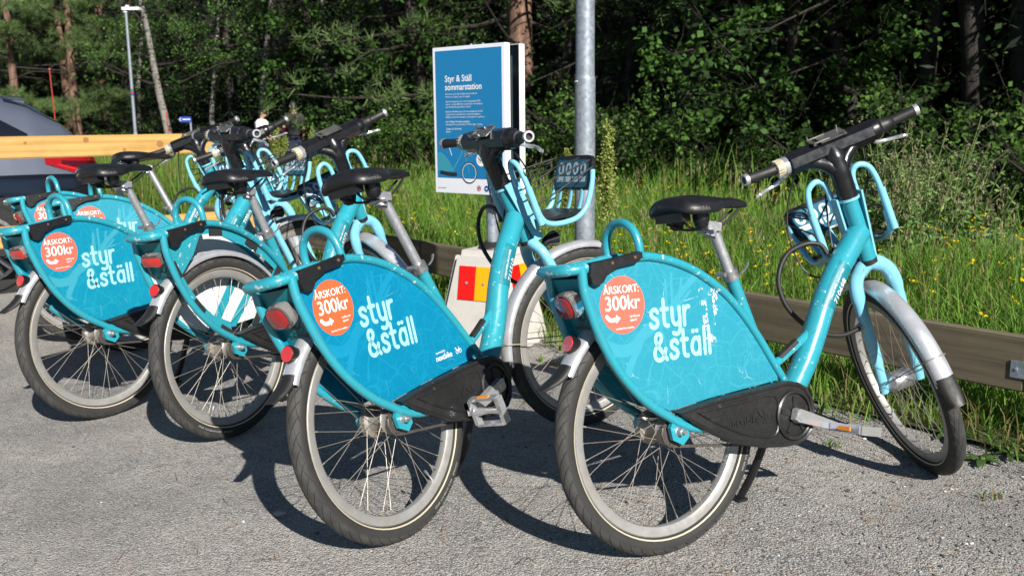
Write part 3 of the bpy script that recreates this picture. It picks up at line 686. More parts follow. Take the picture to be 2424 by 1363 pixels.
def tube_label(f):
    P = smooth_path(DT, 6); acc = [0]
    for i in range(1, len(P)): acc.append(acc[-1] + (P[i] - P[i - 1]).length)
    c = min(range(len(P)), key=lambda i: (P[i] - Vector((.712, 0, .668))).length); s0 = acc[c] - .105; r = .0373
    def mapf(u, v, lift=0):
        s = s0 + u; i = max(0, min(len(P) - 2, int(np.searchsorted(acc, s)) - 1)); t = (P[i + 1] - P[i]).normalized(); o = P[i] + t * (s - acc[i]); nn = Vector((-t.z, 0, t.x)); ang = v / r; rr = r + lift
        return o + nn * (math.sin(ang) * rr) + Vector((0, -math.cos(ang) * rr, 0))
    return mapf
TL = tube_label(None)
def m_numband():
    mb = MB(); V = []; n = 14; us = [.03, .08, .13, .18]
    for u in us: V += [TL(u, -.034 + .068 * j / n, .0004) for j in range(n + 1)]
    mb.add(V, [(i * (n + 1) + j, i * (n + 1) + j + 1, (i + 1) * (n + 1) + j + 1, (i + 1) * (n + 1) + j) for i in range(3) for j in range(n)]); return mb.mesh('number_label', 'label_teal')
MAT['label_teal'] = simple('label_teal', (.008, .17, .215), .35, var=.05)
def m_number(num):
    def f():
        mb = MB(); V, F = text(num, .029, .006, 3); mb.add([TL(.05 + x * .98, -.018 + y, .0024) for x, y in V], F)
        V, F = text('CYKELNUMMER | BIKE NUMBER', .0095, .0, 1); mb.add([TL(.05 + x * .82, .010 + y, .0016) for x, y in V], F); return mb.mesh('lettering', 'white_print')
    return f
# --- the parts that turn with the handlebar
def m_fork(s):
    def f():
        mb = MB(); mb.tube(smooth_path([(.900, 0, .728), (.908, s * .026, .716), (.921, s * .052, .692), (.938, s * .064, .65), (.975, s * .065, .57), (1.03, s * .064, .45), (1.075, s * .063, .365), (WB + .003, s * .063, R - .02)], 4), [.026] * 6 + [.024] * 8 + [.0205] * 8 + [.017] * 7, 12, flat=.8); return mb.mesh('fork_leg', 'light_blue')
    return f
def m_stem():
    mb = MB(); mb.tube(smooth_path([HT + Vector((.002, 0, -.004)), (.801, 0, .99), (.788, 0, 1.03), (.783, 0, 1.062), (.787, 0, 1.09)], 4), [.0305] * 6 + [.032] * 5 + [.034] * 6, 14)
    mb.prism([(.79, 1.02), (.815, 1.035), (.826, 1.07), (.825, 1.09), (.78, 1.09)], -.026, .026)
    for s in (-1, 1): mb.tube(smooth_path([(.786, s * .012, 1.025), (.786, s * .030, 1.05), (.787, s * .062, 1.072), (.789, s * .10, 1.088)], 3), [.024] * 4 + [.022] * 3 + [.018] * 3, 10)
    return mb.mesh('stem', 'console_black', 50)
BC = Vector((.789, 0, 1.097))
def m_console():
    mb = MB(); n = 8; V = []; pr = [(-.14, .034), (-.136, .039), (.136, .039), (.14, .034)]
    for y, r in pr:
        for j in range(n): a = 2 * math.pi * (j + .5) / n + .25; V.append((BC.x + r * math.cos(a), y, BC.z + r * .97 * math.sin(a)))
    mb.add(V, [(i * n + j, i * n + (j + 1) % n, (i + 1) * n + (j + 1) % n, (i + 1) * n + j) for i in range(3) for j in range(n)] + [tuple(range(n)), tuple(3 * n + j for j in range(n))])
    return mb.mesh('handlebar', 'console_black', 25)
def barp(y): k = max(0, abs(y) - .14); return Vector((BC.x - .13 * k - .3 * k * k, y, BC.z + .02 * k))
def m_grip(s):
    def f():
        mb = MB(); ys = [.178, .19, .215, .25, .28] if s > 0 else [.172, .19, .205, .209, .213, .25, .28]
        rs = [.0165, .017, .0155, .016, .0175] if s > 0 else [.026, .021, .0205, .0225, .0165, .016, .0175]
        mb.tube([barp(s * y) for y in ys], rs, 14); return mb.mesh('grip', 'black_rubber')
    return f
def m_gripcap(s):
    def f():
        a = barp(s * .279); b = barp(s * .292); d = (b - a).normalized(); mb = MB(); mb.lathe([(0, .0185), (.011, .0190), (.013, .0180), (.0132, .0120), (-.02, .0105)], 16, 'y', (0, 0, 0), T(a) @ d.to_track_quat('Y', 'Z').to_matrix().to_4x4()); return mb.mesh('grip_cap', 'post_alu')
    return f
def m_bell(): mb = MB(); mb.tube([barp(.138), barp(.142), barp(.158), barp(.160)], [.026, .0295, .0295, .026], 20); return mb.mesh('bell', 'polished')
def m_bellring():
    mb = MB(); mb.tube([barp(.159), barp(.163), barp(.182), barp(.184)], [.027, .0285, .0225, .0175], 20)
    for k in range(16):
        a = k * 2 * math.pi / 16; c = barp(.172); mb.box((0, 0, 0), (.005, .018, .0032), T(c + Vector((math.cos(a) * .0255, 0, math.sin(a) * .0255))) @ Matrix.Rotation(-a, 4, 'Y'))
    return mb.mesh('bell_ring', 'cream')
def m_shifter(): mb = MB(); mb.tube([barp(-.138), barp(-.141), barp(-.160), barp(-.170), barp(-.174)], [.030, .034, .0335, .028, .022], 18); return mb.mesh('gear_shifter', 'console_black')
def m_lever(s):
    def f():
        mb = MB(); mb.tube(smooth_path([(.806, s * .142, 1.08), (.838, s * .160, 1.068), (.848, s * .19, 1.062), (.842, s * .222, 1.056), (.830, s * .246, 1.050), (.832, s * .256, 1.048)], 4), [.007] * 8 + [.0062] * 9 + [.005] * 3 + [.0068], 8); return mb.mesh('brake_lever', 'polished')
    return f
def m_holder():
    mb = MB(); M = T(BC) @ Matrix.Rotation(rad(-38), 4, 'Y') @ T((0, 0, .0395)); mb.box((0, -.012, 0), (.050, .085, .004), M); mb.box((0, .052, .002), (.05, .010, .006), M)
    for sx in (-.018, .018): mb.tube([M @ Vector((sx, .0, .004)), M @ Vector((sx, .056, .004))], .003, 6)
    for sx, sy in ((-.024, -.045), (.024, -.045), (-.024, .054), (.024, .054)): mb.tube([M @ Vector((sx, sy, 0)), M @ Vector((sx, sy, .014))], .003, 6)
    return mb.mesh('phone_holder', 'holder_nickel')
def m_uptube(s):
    def f():
        mb = MB(); mb.tube(smooth_path([(.850, s * .043, .93), (.836, s * .044, .985), (.828, s * .056, 1.012), (.824, s * .078, 1.018), (.829, s * .104, 1.0), (.842, s * .115, .955), (.858, s * .117, .905)], 4), .0098, 10)
        mb.tube([(.850, s * .118, .927), (.889, s * .118, .795)], .0125, 10); return mb.mesh('basket_upright', 'light_blue')
    return f
def m_jtube(s):
    def f():
        mb = MB(); mb.tube(smooth_path([(.878, s * .112, .86), (.890, s * .112, .825), (.91, s * .112, .80), (.945, s * .112, .789), (.993, s * .112, .788), (1.045, s * .112, .797), (1.085, s * .112, .825), (1.108, s * .112, .868), (1.124, s * .112, .915), (1.132, s * .110, .955)], 4), .0098, 10); return mb.mesh('basket_side_tube', 'light_blue')
    return f
def m_bracket():
    mb = MB(); ax = (HT - HB).normalized(); fw = Vector((ax.z, 0, -ax.x))
    def q(h, f_, y): return HB + ax * h + fw * f_ + Vector((0, y, 0))
    for s in (-1, 1):
        V = [q(-.02, .012, s * .030), q(.215, -.016, s * .039), q(.215, .040, s * .039), q(-.02, .045, s * .030), q(-.02, .012, s * .036), q(.215, -.016, s * .045), q(.215, .040, s * .045), q(-.02, .045, s * .036)]
        mb.add(V, [(0, 1, 2, 3), (7, 6, 5, 4), (0, 1, 5, 4), (1, 2, 6, 5), (2, 3, 7, 6), (3, 0, 4, 7)])
    V = [q(-.02, .040, -.036), q(-.02, .040, .036), q(.21, .036, .045), q(.21, .036, -.045), q(-.02, .046, -.036), q(-.02, .046, .036), q(.21, .042, .045), q(.21, .042, -.045)]
    mb.add(V, [(0, 1, 2, 3), (7, 6, 5, 4), (0, 1, 5, 4), (1, 2, 6, 5), (2, 3, 7, 6), (3, 0, 4, 7)])
    mb.tube([HT + ax * -.012, HT + ax * -.004], .034, 16)
    return mb.mesh('basket_bracket', 'light_blue')
def m_slat(y):
    def f():
        mb = MB(); mb.tube(smooth_path([(1.035, y, .797), (1.075, y, .808), (1.095, y, .84), (1.110, y, .89), (1.122, y, .93)], 4), [.013] * 5 + [.011] * 12, 8, flat=.35); return mb.mesh('basket_slat', 'light_blue')
    return f
def m_base(): mb = MB(); mb.prism([(.915, .800), (1.075, .806), (1.09, .816), (1.085, .822), (.91, .808)], -.10, .10); mb.box((1.01, 0, .786), (.07, .09, .022)); return mb.mesh('basket_base', 'black_plastic')
PLM = T((1.128, 0, .945)) @ Matrix.Rotation(rad(14), 4, 'Y')
def m_plate():
    mb = MB(); o = rounded(0, 0, .112, .062, .45); n = len(o); V = [PLM @ Vector((d, y * s, h * s)) for d, s in ((-.008, .95), (-.006, 1), (.010, 1), (.016, .94)) for y, h in o]
    mb.add(V, [(i * n + j, i * n + (j + 1) % n, (i + 1) * n + (j + 1) % n, (i + 1) * n + j) for i in range(3) for j in range(n)] + [tuple(range(n)), tuple(3 * n + j for j in range(n))]); return mb.mesh('basket_sign', 'black_plastic')
def m_plateface():
    mb = MB(); o = rounded(0, -.004, .098, .050, .4); mb.add([PLM @ Vector((-.0088, y, h)) for y, h in o], [tuple(range(len(o)))]); return mb.mesh('instruction_sticker', 'label_blue')
def m_platetext():
    mb = MB()
    for i in range(4):
        y = .067 - .045 * i; n = 18
        mb.add([PLM @ Vector((-.0093, y + .018 * math.cos(2 * math.pi * k / n), .014 + .024 * math.sin(2 * math.pi * k / n))) for k in range(n)], [tuple(range(n))])
        mb.add([PLM @ Vector((-.0093, y + a, b)) for a, b in ((.019, -.014), (-.019, -.014), (-.019, -.034), (.019, -.034))], [(0, 1, 2, 3)])
    return mb.mesh('instruction_print', 'plate_print')
def m_platenum():
    mb = MB()
    for i in range(4):
        V, F = text(str(i + 1), .018, .02, 1); mb.add([PLM @ Vector((-.0098, .067 - .045 * i + .016 - a, -.031 + b)) for a, b in V], F)
        y = .067 - .045 * i; mb.add([PLM @ Vector((-.0098, y + a, b)) for a, b in ((.006, .026), (-.006, .026), (-.006, .002), (.006, .002))], [(0, 1, 2, 3)])
    return mb.mesh('lettering', 'label_blue')
def m_cord(s, i):
    def f():
        p = [((.842, .118, .955), (1.10, .08, 1.0)), ((.856, .119, .915), (1.118, .116, .99)), ((.872, .119, .86), (1.128, .118, .965))][i]
        mb = MB(); mb.tube([(a[0], s * a[1], a[2]) for a in p], .003, 6); return mb.mesh('elastic_cord', 'black_rubber')
    return f
def m_lock():
    mb = MB(); mb.tube(smooth_path([(.99, .062, .55), (.975, .10, .545), (.95, .17, .55), (.915, .25, .60), (.885, .30, .69), (.872, .295, .78), (.868, .24, .845), (.866, .17, .855), (.868, .128, .835), (.870, .119, .80)], 5), .0078, 10); return mb.mesh('cable_lock', 'black_rubber')
def m_lockend(): mb = MB(); mb.tube([(.992, .060, .55), (.985, .0775, .549), (.9848, .078, .549), (.978, .094, .547)], [.006, .006, .014, .013], 12); return mb.mesh('lock_end', 'silver')
def m_bcable():
    mb = MB(); mb.tube(smooth_path([(.81, .12, 1.07), (.86, .17, .99), (.885, .20, .90), (.90, .20, .79), (.89, .16, .74), (.87, .11, .78), (.872, .07, .90), (.86, .045, .98)], 5), .0032, 6)
    mb.tube(smooth_path([(.81, -.11, 1.06), (.87, -.10, .97), (.90, -.04, .86), (.93, -.02, .76), (.95, .05, .67), (1.0, .075, .56), (1.06, .07, .42)], 5), .003, 6); return mb.mesh('brake_cable', 'black_rubber')
def m_headlamp():
    mb = MB(); mb.tube([(.965, 0, .70), (.975, 0, .715), (1.0, 0, .722), (1.018, 0, .724)], [.010, .018, .026, .029], 14); return mb.mesh('head_lamp', 'black_plastic')
def m_headlens(): mb = MB(); mb.tube([(1.0175, 0, .724), (1.024, 0, .7245)], [.0265, .024], 14); return mb.mesh('lamp_lens', 'clear_lens')
# --- the mounting strips of a bike whose near panel is gone
def m_mount():
    mb = MB(); pts = [p for p in PP]; n = len(pts); c = Vector((.03, .60)); V = []
    for x, z in pts:
        d = (c - Vector((x, z))); l = d.length; d = d / l * .042; V += [(x, -.060 + yp(x), z), (x + d.x, -.060 + yp(x), z + d.y)]
    keep = [i for i in range(n) if not (pts[i][1] < .43 and -.0 < pts[i][0] < .42)]
    mb.add(V, [(2 * i, 2 * ((i + 1) % n), 2 * ((i + 1) % n) + 1, 2 * i + 1) for i in keep if (i + 1) % n in keep])
    mb.prism([(-.262, .77), (-.10, .79), (-.10, .765), (-.14, .70), (-.20, .64), (-.235, .64)], -.0585, -.0605)
    mb.prism([(.10, .39), (.16, .39), (.345, .61), (.30, .625)], -.052, -.0545, yp)
    return mb.mesh('panel_mount', 'teal')
def m_bar(i):
    def f(): mb = MB(); dx = .105 * i; mb.prism([(-.03 + dx, .40), (.008 + dx, .395), (.20 + dx, .62 - .03 * i), (.17 + dx, .64 - .03 * i)], .046, .050); return mb.mesh('mount_bar', 'teal')
    return f
def m_velcro(x, z, rot):
    def f():
        mb = MB(); M = T((x, -.0625 + yp(x), z)) @ Matrix.Rotation(-rot, 4, 'Y'); mb.box((0, 0, 0), (.062, .003, .027), M); return mb.mesh('velcro_strip', 'velcro')
    return f

def build_bike(label, x, y, yaw, lean, steer, ext, pitch, crank, light, num, panel, sticker, spin=(0, 0), missing=False, peel=False, operated=False, pedal=.22):
    M = T((x, y, 0)) @ Matrix.Rotation(yaw, 4, 'Z') @ Matrix.Rotation(-lean, 4, 'X') @ Matrix.Rotation(-pitch, 4, 'Y')
    root = thing('rental_bike', label, 'bicycle', M, 'rental bikes parked side by side')
    ax = (HT - HB).normalized(); S = T(HB) @ Matrix.Rotation(steer, 4, ax) @ T(-HB)
    def p(name, fn, key=None, par=root, mat=None, lab=None):
        o = link(name, cached(key or fn.__name__, fn), par, mat)
        if lab: o['label'] = lab
        return o
    def f(name, fn, key=None, par=root): return p(name, fn, key, par, S)
    for s in (-1, 1): p('side_tube', lambda: m_side(s), ('side', s))
    for nm, fn in (('rear_bumper', m_bumper), ('rack_hoop', m_hoop), ('rack_plate', m_rackplate), ('seat_tube', m_seattube), ('head_tube', m_head), ('chain', m_chain), ('tail_plate', m_tailplate)): 
        o = p(nm, fn)
        if nm == 'tail_plate': p('lettering', m_taillogo, None, o)
    p('headset_ring', m_headring(0), ('hs', 0)); p('headset_ring', m_headring(1), ('hs', 1)); dt = p('down_tube', m_down); p('number_label', m_numband, None, dt); p('lettering', m_number(num), ('num', num), dt)
    st = p('foot_step', m_step); p('step_pad', m_steppad, None, st)
    if not missing:
        pn = p('side_panel', m_panel(panel), ('panel', panel)); pm = {'panel_fresh': 'map_light_blue'}.get(panel, 'map_light')
        p('map_print', m_mapprint(pm), ('map', pm), pn); p('lettering', m_logo, None, pn); p('price_sticker', m_sticker(sticker), ('stk', sticker), pn); p('lettering', m_stickertext, None, pn)
        if peel: p('sticker_residue', m_peel, None, pn)
        if operated: p('lettering', m_operated, None, pn)
    else:
        mo = p('panel_mount', m_mount, None, root, None, 'bare teal mounting strips where the side panel is missing')
        for i in range(2): p('mount_bar', m_bar(i), ('mbar', i), mo)
        for i, (vx, vz, vr) in enumerate([(-.02, .765, -.1), (.155, .70, -.62), (-.225, .655, -1.15), (-.145, .515, -.95), (-.03, .405, -.62), (.135, .42, .85), (.285, .585, .85)]): p('velcro_strip', m_velcro(vx, vz, vr), ('velcro', i), mo)
    p('side_panel', m_panel('white_plate' if missing else panel, 1), ('panelL', missing, panel))
    g = p('chain_guard', m_guard); p('lettering', m_guardtext, None, g); p('chain_ring', m_chainring)
    for s, a in ((1, crank), (-1, crank + math.pi)):
        A = T((.416, 0, .321)) @ (Matrix.Rotation(-a, 4, 'Y') if s > 0 else Matrix.Rotation(-a, 4, 'Y') @ Matrix.Scale(-1, 4, (0, 1, 0)))
        p('crank_arm', m_crank, None, root, A); e = Vector((.416 + .165 * math.cos(a), -s * .172, .321 + .165 * math.sin(a)))
        pd = p('pedal', m_pedal, None, root, T(e) @ Matrix.Rotation(pedal, 4, 'Y') @ (Matrix.Rotation(math.pi, 4, 'Z') if s < 0 else Matrix()))
        p('pedal_reflector', m_pedalreflector, None, pd); p('pedal_reflector', m_pedalreflector, None, pd, Matrix.Rotation(math.pi, 4, 'Z'))
    for rear in (1, 0):
        B = T((0, 0, R)) @ Matrix.Rotation(spin[0], 4, 'Y') if rear else S @ T((WB, 0, R)) @ Matrix.Rotation(spin[1], 4, 'Y')
        w = p('rear_wheel' if rear else 'front_wheel', m_rim, None, root, B); ty = p('tyre', m_tyre, None, w); p('reflective_stripe', m_stripe, None, w); p('lettering', m_tyretext, None, w); p('hub', m_hub(rear), ('hub', rear), w); p('valve', m_valve, None, w)
        if rear: p('sprocket', m_sprocket, None, w)
        for i in range(9):
            for q, (sd, dr) in enumerate(((1, 1), (-1, 1), (1, -1), (-1, -1))): p('spoke', m_spoke(sd, dr), ('spoke', sd, dr), w, Matrix.Rotation(2 * math.pi * (i * 4 + q) / 36 + .05, 4, 'Y'))
    p('axle_nut', m_axle, None, root, T((0, 0, R)))
    rf = p('rear_fender', m_rfender); p('mud_flap', m_rflap, None, rf); ff = f('front_fender', m_ffender); p('mud_flap', m_fflap, None, ff); p('fender_stay', m_fstay, None, ff)
    tl = p('tail_light', m_light(light), ('tl', light)); p('red_lens', m_lens(light), ('lens', light), tl)
    rh = p('reflector', m_reflector); p('red_lens', m_reflens, None, rh)
    rs = p('rub_strip', m_rub); sc_ = p('screws', m_screws, None, rs); sc_['kind'] = 'stuff'
    p('seat_post', m_post(ext), ('post', num)); p('seat_clamp', m_collar)
    ST = SC + Vector((-.374, 0, .927)) * ext; sd = p('saddle', m_saddle, None, root, T(ST)); p('saddle_rail', m_rails, None, sd); p('saddle_clamp', m_sclamp, None, sd); p('lettering', m_saddletext, None, sd)
    p('kickstand', m_kick(lean), ('kick', num))
    for s in (-1, 1):
        f('fork_leg', m_fork(s), ('fork', s)); g = f('grip', m_grip(s), ('grip', s)); p('grip_cap', m_gripcap(s), ('cap', s), g); f('brake_lever', m_lever(s), ('lever', s))
        f('basket_upright', m_uptube(s), ('upt', s)); f('basket_side_tube', m_jtube(s), ('jt', s))
        for i in range(3): f('elastic_cord', m_cord(s, i), ('cord', s, i))
    f('stem', m_stem); h = f('handlebar', m_console); p('phone_holder', m_holder, None, h); b = f('bell', m_bell); p('bell_ring', m_bellring, None, b); f('gear_shifter', m_shifter)
    f('basket_bracket', m_bracket); f('basket_base', m_base)
    for i, yy in enumerate((-.066, 0, .066)): f('basket_slat', m_slat(yy), ('slat', i))
    pl = f('basket_sign', m_plate); st = p('instruction_sticker', m_plateface, None, pl); p('instruction_print', m_platetext, None, pl); p('lettering', m_platenum, None, pl)
    lk = f('cable_lock', m_lock); p('lock_end', m_lockend, None, lk); f('brake_cable', m_bcable); hl = f('head_lamp', m_headlamp); p('lamp_lens', m_headlens, None, hl)
    return root
build_bike('teal rental bike numbered 710698 with scratched panel and white sticker residue, at the right end', .4147, 2.3773, .5554, .1577, 1.0732, .1512, -.0219, rad(-20), 'oval', '710698', 'panel_faded', 'coral', (.3, .5), peel=True)
build_bike('teal rental bike numbered 711510 with deep blue panel and orange price sticker', -.2961, 2.4949, .9695, .2357, -.4479, .245, .0248, rad(194), 'oval', '711510', 'panel_fresh', 'orange_sticker', (1.0, 0.2), operated=True, pedal=1.35)
build_bike('teal rental bike numbered 710273 with its near side panel missing and wheel exposed', -1.0421, 3.3953, 1.0669, .0993, 1.151, .1862, -.0003, rad(150), 'rect', '710273', 'panel_mid', 'coral', (2.0, .7), missing=True)
build_bike('teal rental bike with coral price sticker standing left of the bike whose panel is missing', -1.618, 3.659, .9868, .1044, -.2258, .2006, .0166, rad(160), 'rect', '710238', 'panel_mid', 'coral', (.1, 1.2))
build_bike('teal rental bike numbered 710292 at the left end, its tail nearest the grey car', -2.3127, 5.0465, .7935, .1648, .8917, .1514, -.0036, rad(170), 'oval', '710292', 'panel_faded', 'coral', (.6, .9))
build_bike('back row teal rental bike showing only the upper half of its sticker', -1.9658, 4.7764, .7228, .2118, 1.1481, .2383, -.0065, rad(165), 'oval', '710315', 'panel_faded', 'coral', (.9, .3))

simple('knot', (.26, .125, .035), .7, var=.35, vscale=120)
# ------------------------------------------------------------------ low weathered rail along the edge of the lot
def rail_pt(v, u=3.47): return Vector((*uv2xy(u, v), 0))
def beam(name, a, b, h, th, mat, par, bev=.006):
    a, b = Vector(a), Vector(b); L = (b - a).length; d = (b - a).normalized(); sd = Vector((0, 0, 1)).cross(d).normalized(); up = d.cross(sd)
    bm = bmesh.new(); bmesh.ops.create_cube(bm, size=1); bmesh.ops.scale(bm, vec=(L, th, h), verts=bm.verts)
    bmesh.ops.bevel(bm, geom=list(bm.edges), offset=bev, segments=2, affect='EDGES'); me = bpy.data.meshes.new(name); bm.to_mesh(me); bm.free(); me.materials.append(MAT[mat])
    M = Matrix((d, sd, up)).transposed().to_4x4(); M.translation = (a + b) / 2; o = link(name, me, par, M); return o
ra = thing('guard_rail', 'low grey weathered timber rail between the gravel and the grass', 'rail', Matrix())
segs = [-3.2, 1.36, 5.2, 9.1, 13.0, 17.0]
for i in range(5):
    a = rail_pt(segs[i] + .003); b = rail_pt(segs[i + 1] - .003); j = [0, .003, -.004, .004, 0, -.003]
    beam('rail_beam', a + Vector((0, 0, .278 + j[i])), b + Vector((0, 0, .278 + j[i + 1])), .196, .07, 'wood_old', ra)
for v in (-1.0, 1.30, 3.3, 5.3, 7.2, 9.2, 11.1, 13.1, 15.0):
    q = rail_pt(v, 3.47 + .092); beam('rail_post', q + Vector((0, 0, -.3)), q + Vector((0, 0, .35)), .11, .11, 'wood_old', ra)
def plate_bracket():
    mb = MB(); M = T(rail_pt(1.36, 3.432) + Vector((0, 0, .265))) @ Matrix.Rotation(math.atan2(VD.y, VD.x), 4, 'Z'); mb.box((0, 0, 0), (.10, .004, .062), M)
    for sx in (-.03, .03): mb.lathe([(.001, .007), (.005, .006), (.006, 0)], 8, 'y', (sx, 0, .0), M)
    link('joint_plate', mb.mesh('joint_plate', 'galvanised'), ra)
plate_bracket()

# ------------------------------------------------------------------ new timber fence on the left
FO = Vector((-3.33, 6.2, 0)); FD = Vector((.777, .63, 0))
fe = thing('timber_fence', 'new yellow timber fence with broad top beam in front of the car', 'fence', Matrix())
beam('fence_beam', FO + FD * -3.6 + Vector((0, 0, 1.018)), FO + FD * 1.62 + Vector((0, 0, 1.022)), .145, .045, 'wood_new', fe)
beam('fence_beam', FO + FD * -3.6 + Vector((0, 0, .43)), FO + FD * 1.9 + Vector((0, 0, .44)), .145, .045, 'wood_new', fe)
for t in (-3.3, -1.6, 1.36):
    q = FO + FD * t + Vector((-.63, .777, 0)) * .074; beam('fence_post', q + Vector((0, 0, -.3)), q + Vector((0, 0, 1.14)), .095, .095, 'wood_new', fe)

for t, z, r_ in ((.53, 1.062, .013), (1.03, 1.025, .016), (-.25, .985, .011), (.78, .99, .008), (.15, 1.05, .007)):
    c_ = FO + FD * t + Vector((.63, -.777, 0)) * .0228; A_ = T(c_ + Vector((0, 0, z))) @ Matrix.Rotation(math.atan2(.63, .777), 4, 'Z'); mb = MB()
    for k_, rr in enumerate((r_ * 1.5, r_, r_ * .55)): mb.lathe([(.0, rr * 1.02), (-.0006 - .0005 * k_, rr), (-.0006 - .0005 * k_, 0)], 20, 'y', (0, 0, 0), A_)
    link('wood_knot', mb.mesh('wood_knot', 'knot'), fe)
# ------------------------------------------------------------------ station sign on its concrete foot
SF = Vector((-.15, 4.86, 0)); SA_ = Vector((.76, -.65, 0)); SN = Vector((-.65, -.76, 0))     # along the board, and out of its front
SM = Matrix((SA_, -SN, Vector((0, 0, 1)))).transposed().to_4x4(); SM.translation = SF
sg = thing('station_sign', 'blue and white station information board on a galvanised post', 'sign', SM)
SW, SZ0, SZ1 = .49, .79, 1.53
def sign_parts():
    mb = MB(); mb.tube([(.03, .045, .3), (.03, .045, 1.45)], .031, 16); link('sign_post', mb.mesh('sign_post', 'galvanised'), sg)
    cx = -.035
    for y0, nm in ((-.052, 'front'), (.098, 'back')):
        mb = MB(); c = ((SZ0 + SZ1) / 2); t = .003
        mb.box((cx, y0, c), (SW, t, SZ1 - SZ0)); s = 1 if nm == 'front' else -1
        for x in (-1, 1): mb.box((cx + x * (SW / 2 - .0015), y0 + s * .020, c), (.003, .038, SZ1 - SZ0))
        for z in (SZ0, SZ1): mb.box((cx, y0 + s * .020, z - .0015 if z == SZ1 else z + .0015), (SW - .007, .038, .003))
        b = link('sign_board', mb.mesh('sign_board', 'sign_white' if nm == 'front' else 'sign_white'), sg)
        mb = MB(); mb.box((cx, y0 + s * .004, c), (SW - .01, .003, SZ1 - SZ0 - .01)); link('sign_backing', mb.mesh('sign_backing', 'sign_grey'), b)
        if nm == 'front': front = b
    mb = MB(); mb.box((cx, .023, SZ1 - .12), (.30, .10, .03)); mb.box((cx, .023, SZ0 + .12), (.30, .10, .03)); link('mounting_bracket', mb.mesh('mounting_bracket', 'galvanised'), sg)
    for x in (-.03, .05):
        mb = MB(); mb.lathe([(SZ1 - .002, .008), (SZ1 + .008, .007), (SZ1 + .010, 0)], 8, 'z', (x, -.03, 0)); link('bolt', mb.mesh('bolt', 'galvanised'), sg)
    L = cx - SW / 2
    mb = MB(); mb.box((cx, -.0542, SZ0 + .075 + .325), (SW - .036, .0012, .644)); po = link('poster', mb.mesh('poster', 'sign_blue'), front)
    mb = MB(); y = -.0556
    def tx(s, x, z, size, bold=0, res=2): text_panel(mb, s, L + x, SZ0 + z, size, y, bold, res, sx=.93)
    tx('Styr & Ställ', .085, .566, .0455, .014, 3); tx('sommarstation', .085, .524, .0455, .014, 3)
    lines = ['Det här är en av Styr & Ställs sommarstationer.', 'Stationen är öppen 1 juni–31 augusti.', '', 'Stationen fungerar precis som en vanlig Styr & Ställ-', 'station – du kan alltså hyra en cykel här och återlämna', 'den vid vilken lånecykelstation du vill.', '', 'Ladda ner Nextbike-appen för att använda Styr & Ställ.', 'I appen kan du också läsa mer om hur lånecyklarna', 'fungerar, vad det kostar samt se alla stationer i systemet.', '', '#Har du frågor? Kontakta kundtjänst:', 'Kundtjänst har öppet klockan 7-18 alla dagar i veckan.', '', '#Telefon: 031-767 94 39', '#E-post:']
    z = .500
    for s in lines:
        if s: tx(s.lstrip('#'), .087, z, .0126, .010 if s[0] == '#' else .0, 1)
        z -= .0138 if s else .0095
    link('lettering', mb.mesh('lettering', 'white_print'), front)
    mb = MB(); text_panel(mb, 'styrochstall.se', L + .02, SZ0 + .022, .011, -.0545, 0, 1); link('lettering', mb.mesh('lettering', 'black_print'), front)
    mb = MB(); disc(mb, L + .31, SZ0 + .03, .014, -.0545, 20, None, .010); mb.add([(L + .304, -.0546, SZ0 + .036), (L + .316, -.0546, SZ0 + .036), (L + .316, -.0546, SZ0 + .028), (L + .310, -.0546, SZ0 + .022), (L + .304, -.0546, SZ0 + .028)], [(0, 1, 2, 3, 4)]); link('crest', mb.mesh('crest', 'red_paint'), front)
    mb = MB()
    for k in range(8): disc(mb, L + .362 + .011 * math.cos(k * .785), SZ0 + .03 + .011 * math.sin(k * .785), .0055, -.0545 - .00005 * k, 10)
    link('round_emblem', mb.mesh('round_emblem', 'blue_paint'), front)
    # the printed bicycle
    bx, bz = L + .045, SZ0 + .085
    mb = MB(); q = .13
    mb.add([(bx + p[0] * .25 + .0, -.0552, bz + (p[1] - .30) * .24) for p in [(-.10, .80), (0, .82), (.13, .74), (.25, .62), (.38, .42), (.1, .40), (-.1, .42)]], [(0, 1, 2, 3, 4, 5, 6)])
    ribbon(mb, [(bx + .085, bz + .03), (bx + .105, bz + .06), (bx + .14, bz + .105), (bx + .162, bz + .15)], .009, -.0551); ribbon(mb, [(bx + .158, bz + .165), (bx + .178, bz + .10), (bx + .20, bz + .02)], .007, -.05515)
    ribbon(mb, [(bx + .17, bz + .12), (bx + .20, bz + .118), (bx + .207, bz + .15)], .003, -.0552); link('bicycle_print', mb.mesh('bicycle_print', 'map_light'), front)
    mb = MB(); disc(mb, bx + .20, bz + .022, .055, -.0553, 36, None, .049); ribbon(mb, [(bx + .035, bz + .155), (bx + .075, bz + .158)], .010, -.0553); ribbon(mb, [(bx + .145, bz + .178), (bx + .172, bz + .182)], .008, -.0553)
    ribbon(mb, [(bx + .0, bz + .02), (bx + .06, bz + .012), (bx + .105, bz + .012)], .020, -.0554); link('bicycle_print', mb.mesh('bicycle_print', 'black_print'), front)
    mb = MB(); disc(mb, bx + .20, bz + .022, .049, -.05535, 36, None, .046); ribbon(mb, [(bx + .060, bz + .153), (bx + .078, bz + .11)], .004, -.0553); disc(mb, bx + .285, bz + .09, .034, -.0553, 32); link('bicycle_print', mb.mesh('bicycle_print', 'white_print'), front)
    mb = MB(); bikelogo(mb, bx + .273, bz + .082, .020, -.0556); link('logo_print', mb.mesh('logo_print', 'black_print'), front)
sign_parts()
FM = T(SF + Vector((.045, .0, 0))) @ Matrix.Rotation(rad(-28), 4, 'Z')
ft = thing('concrete_foot', 'grey concrete post foot with red and yellow reflector plates', 'post base', FM)
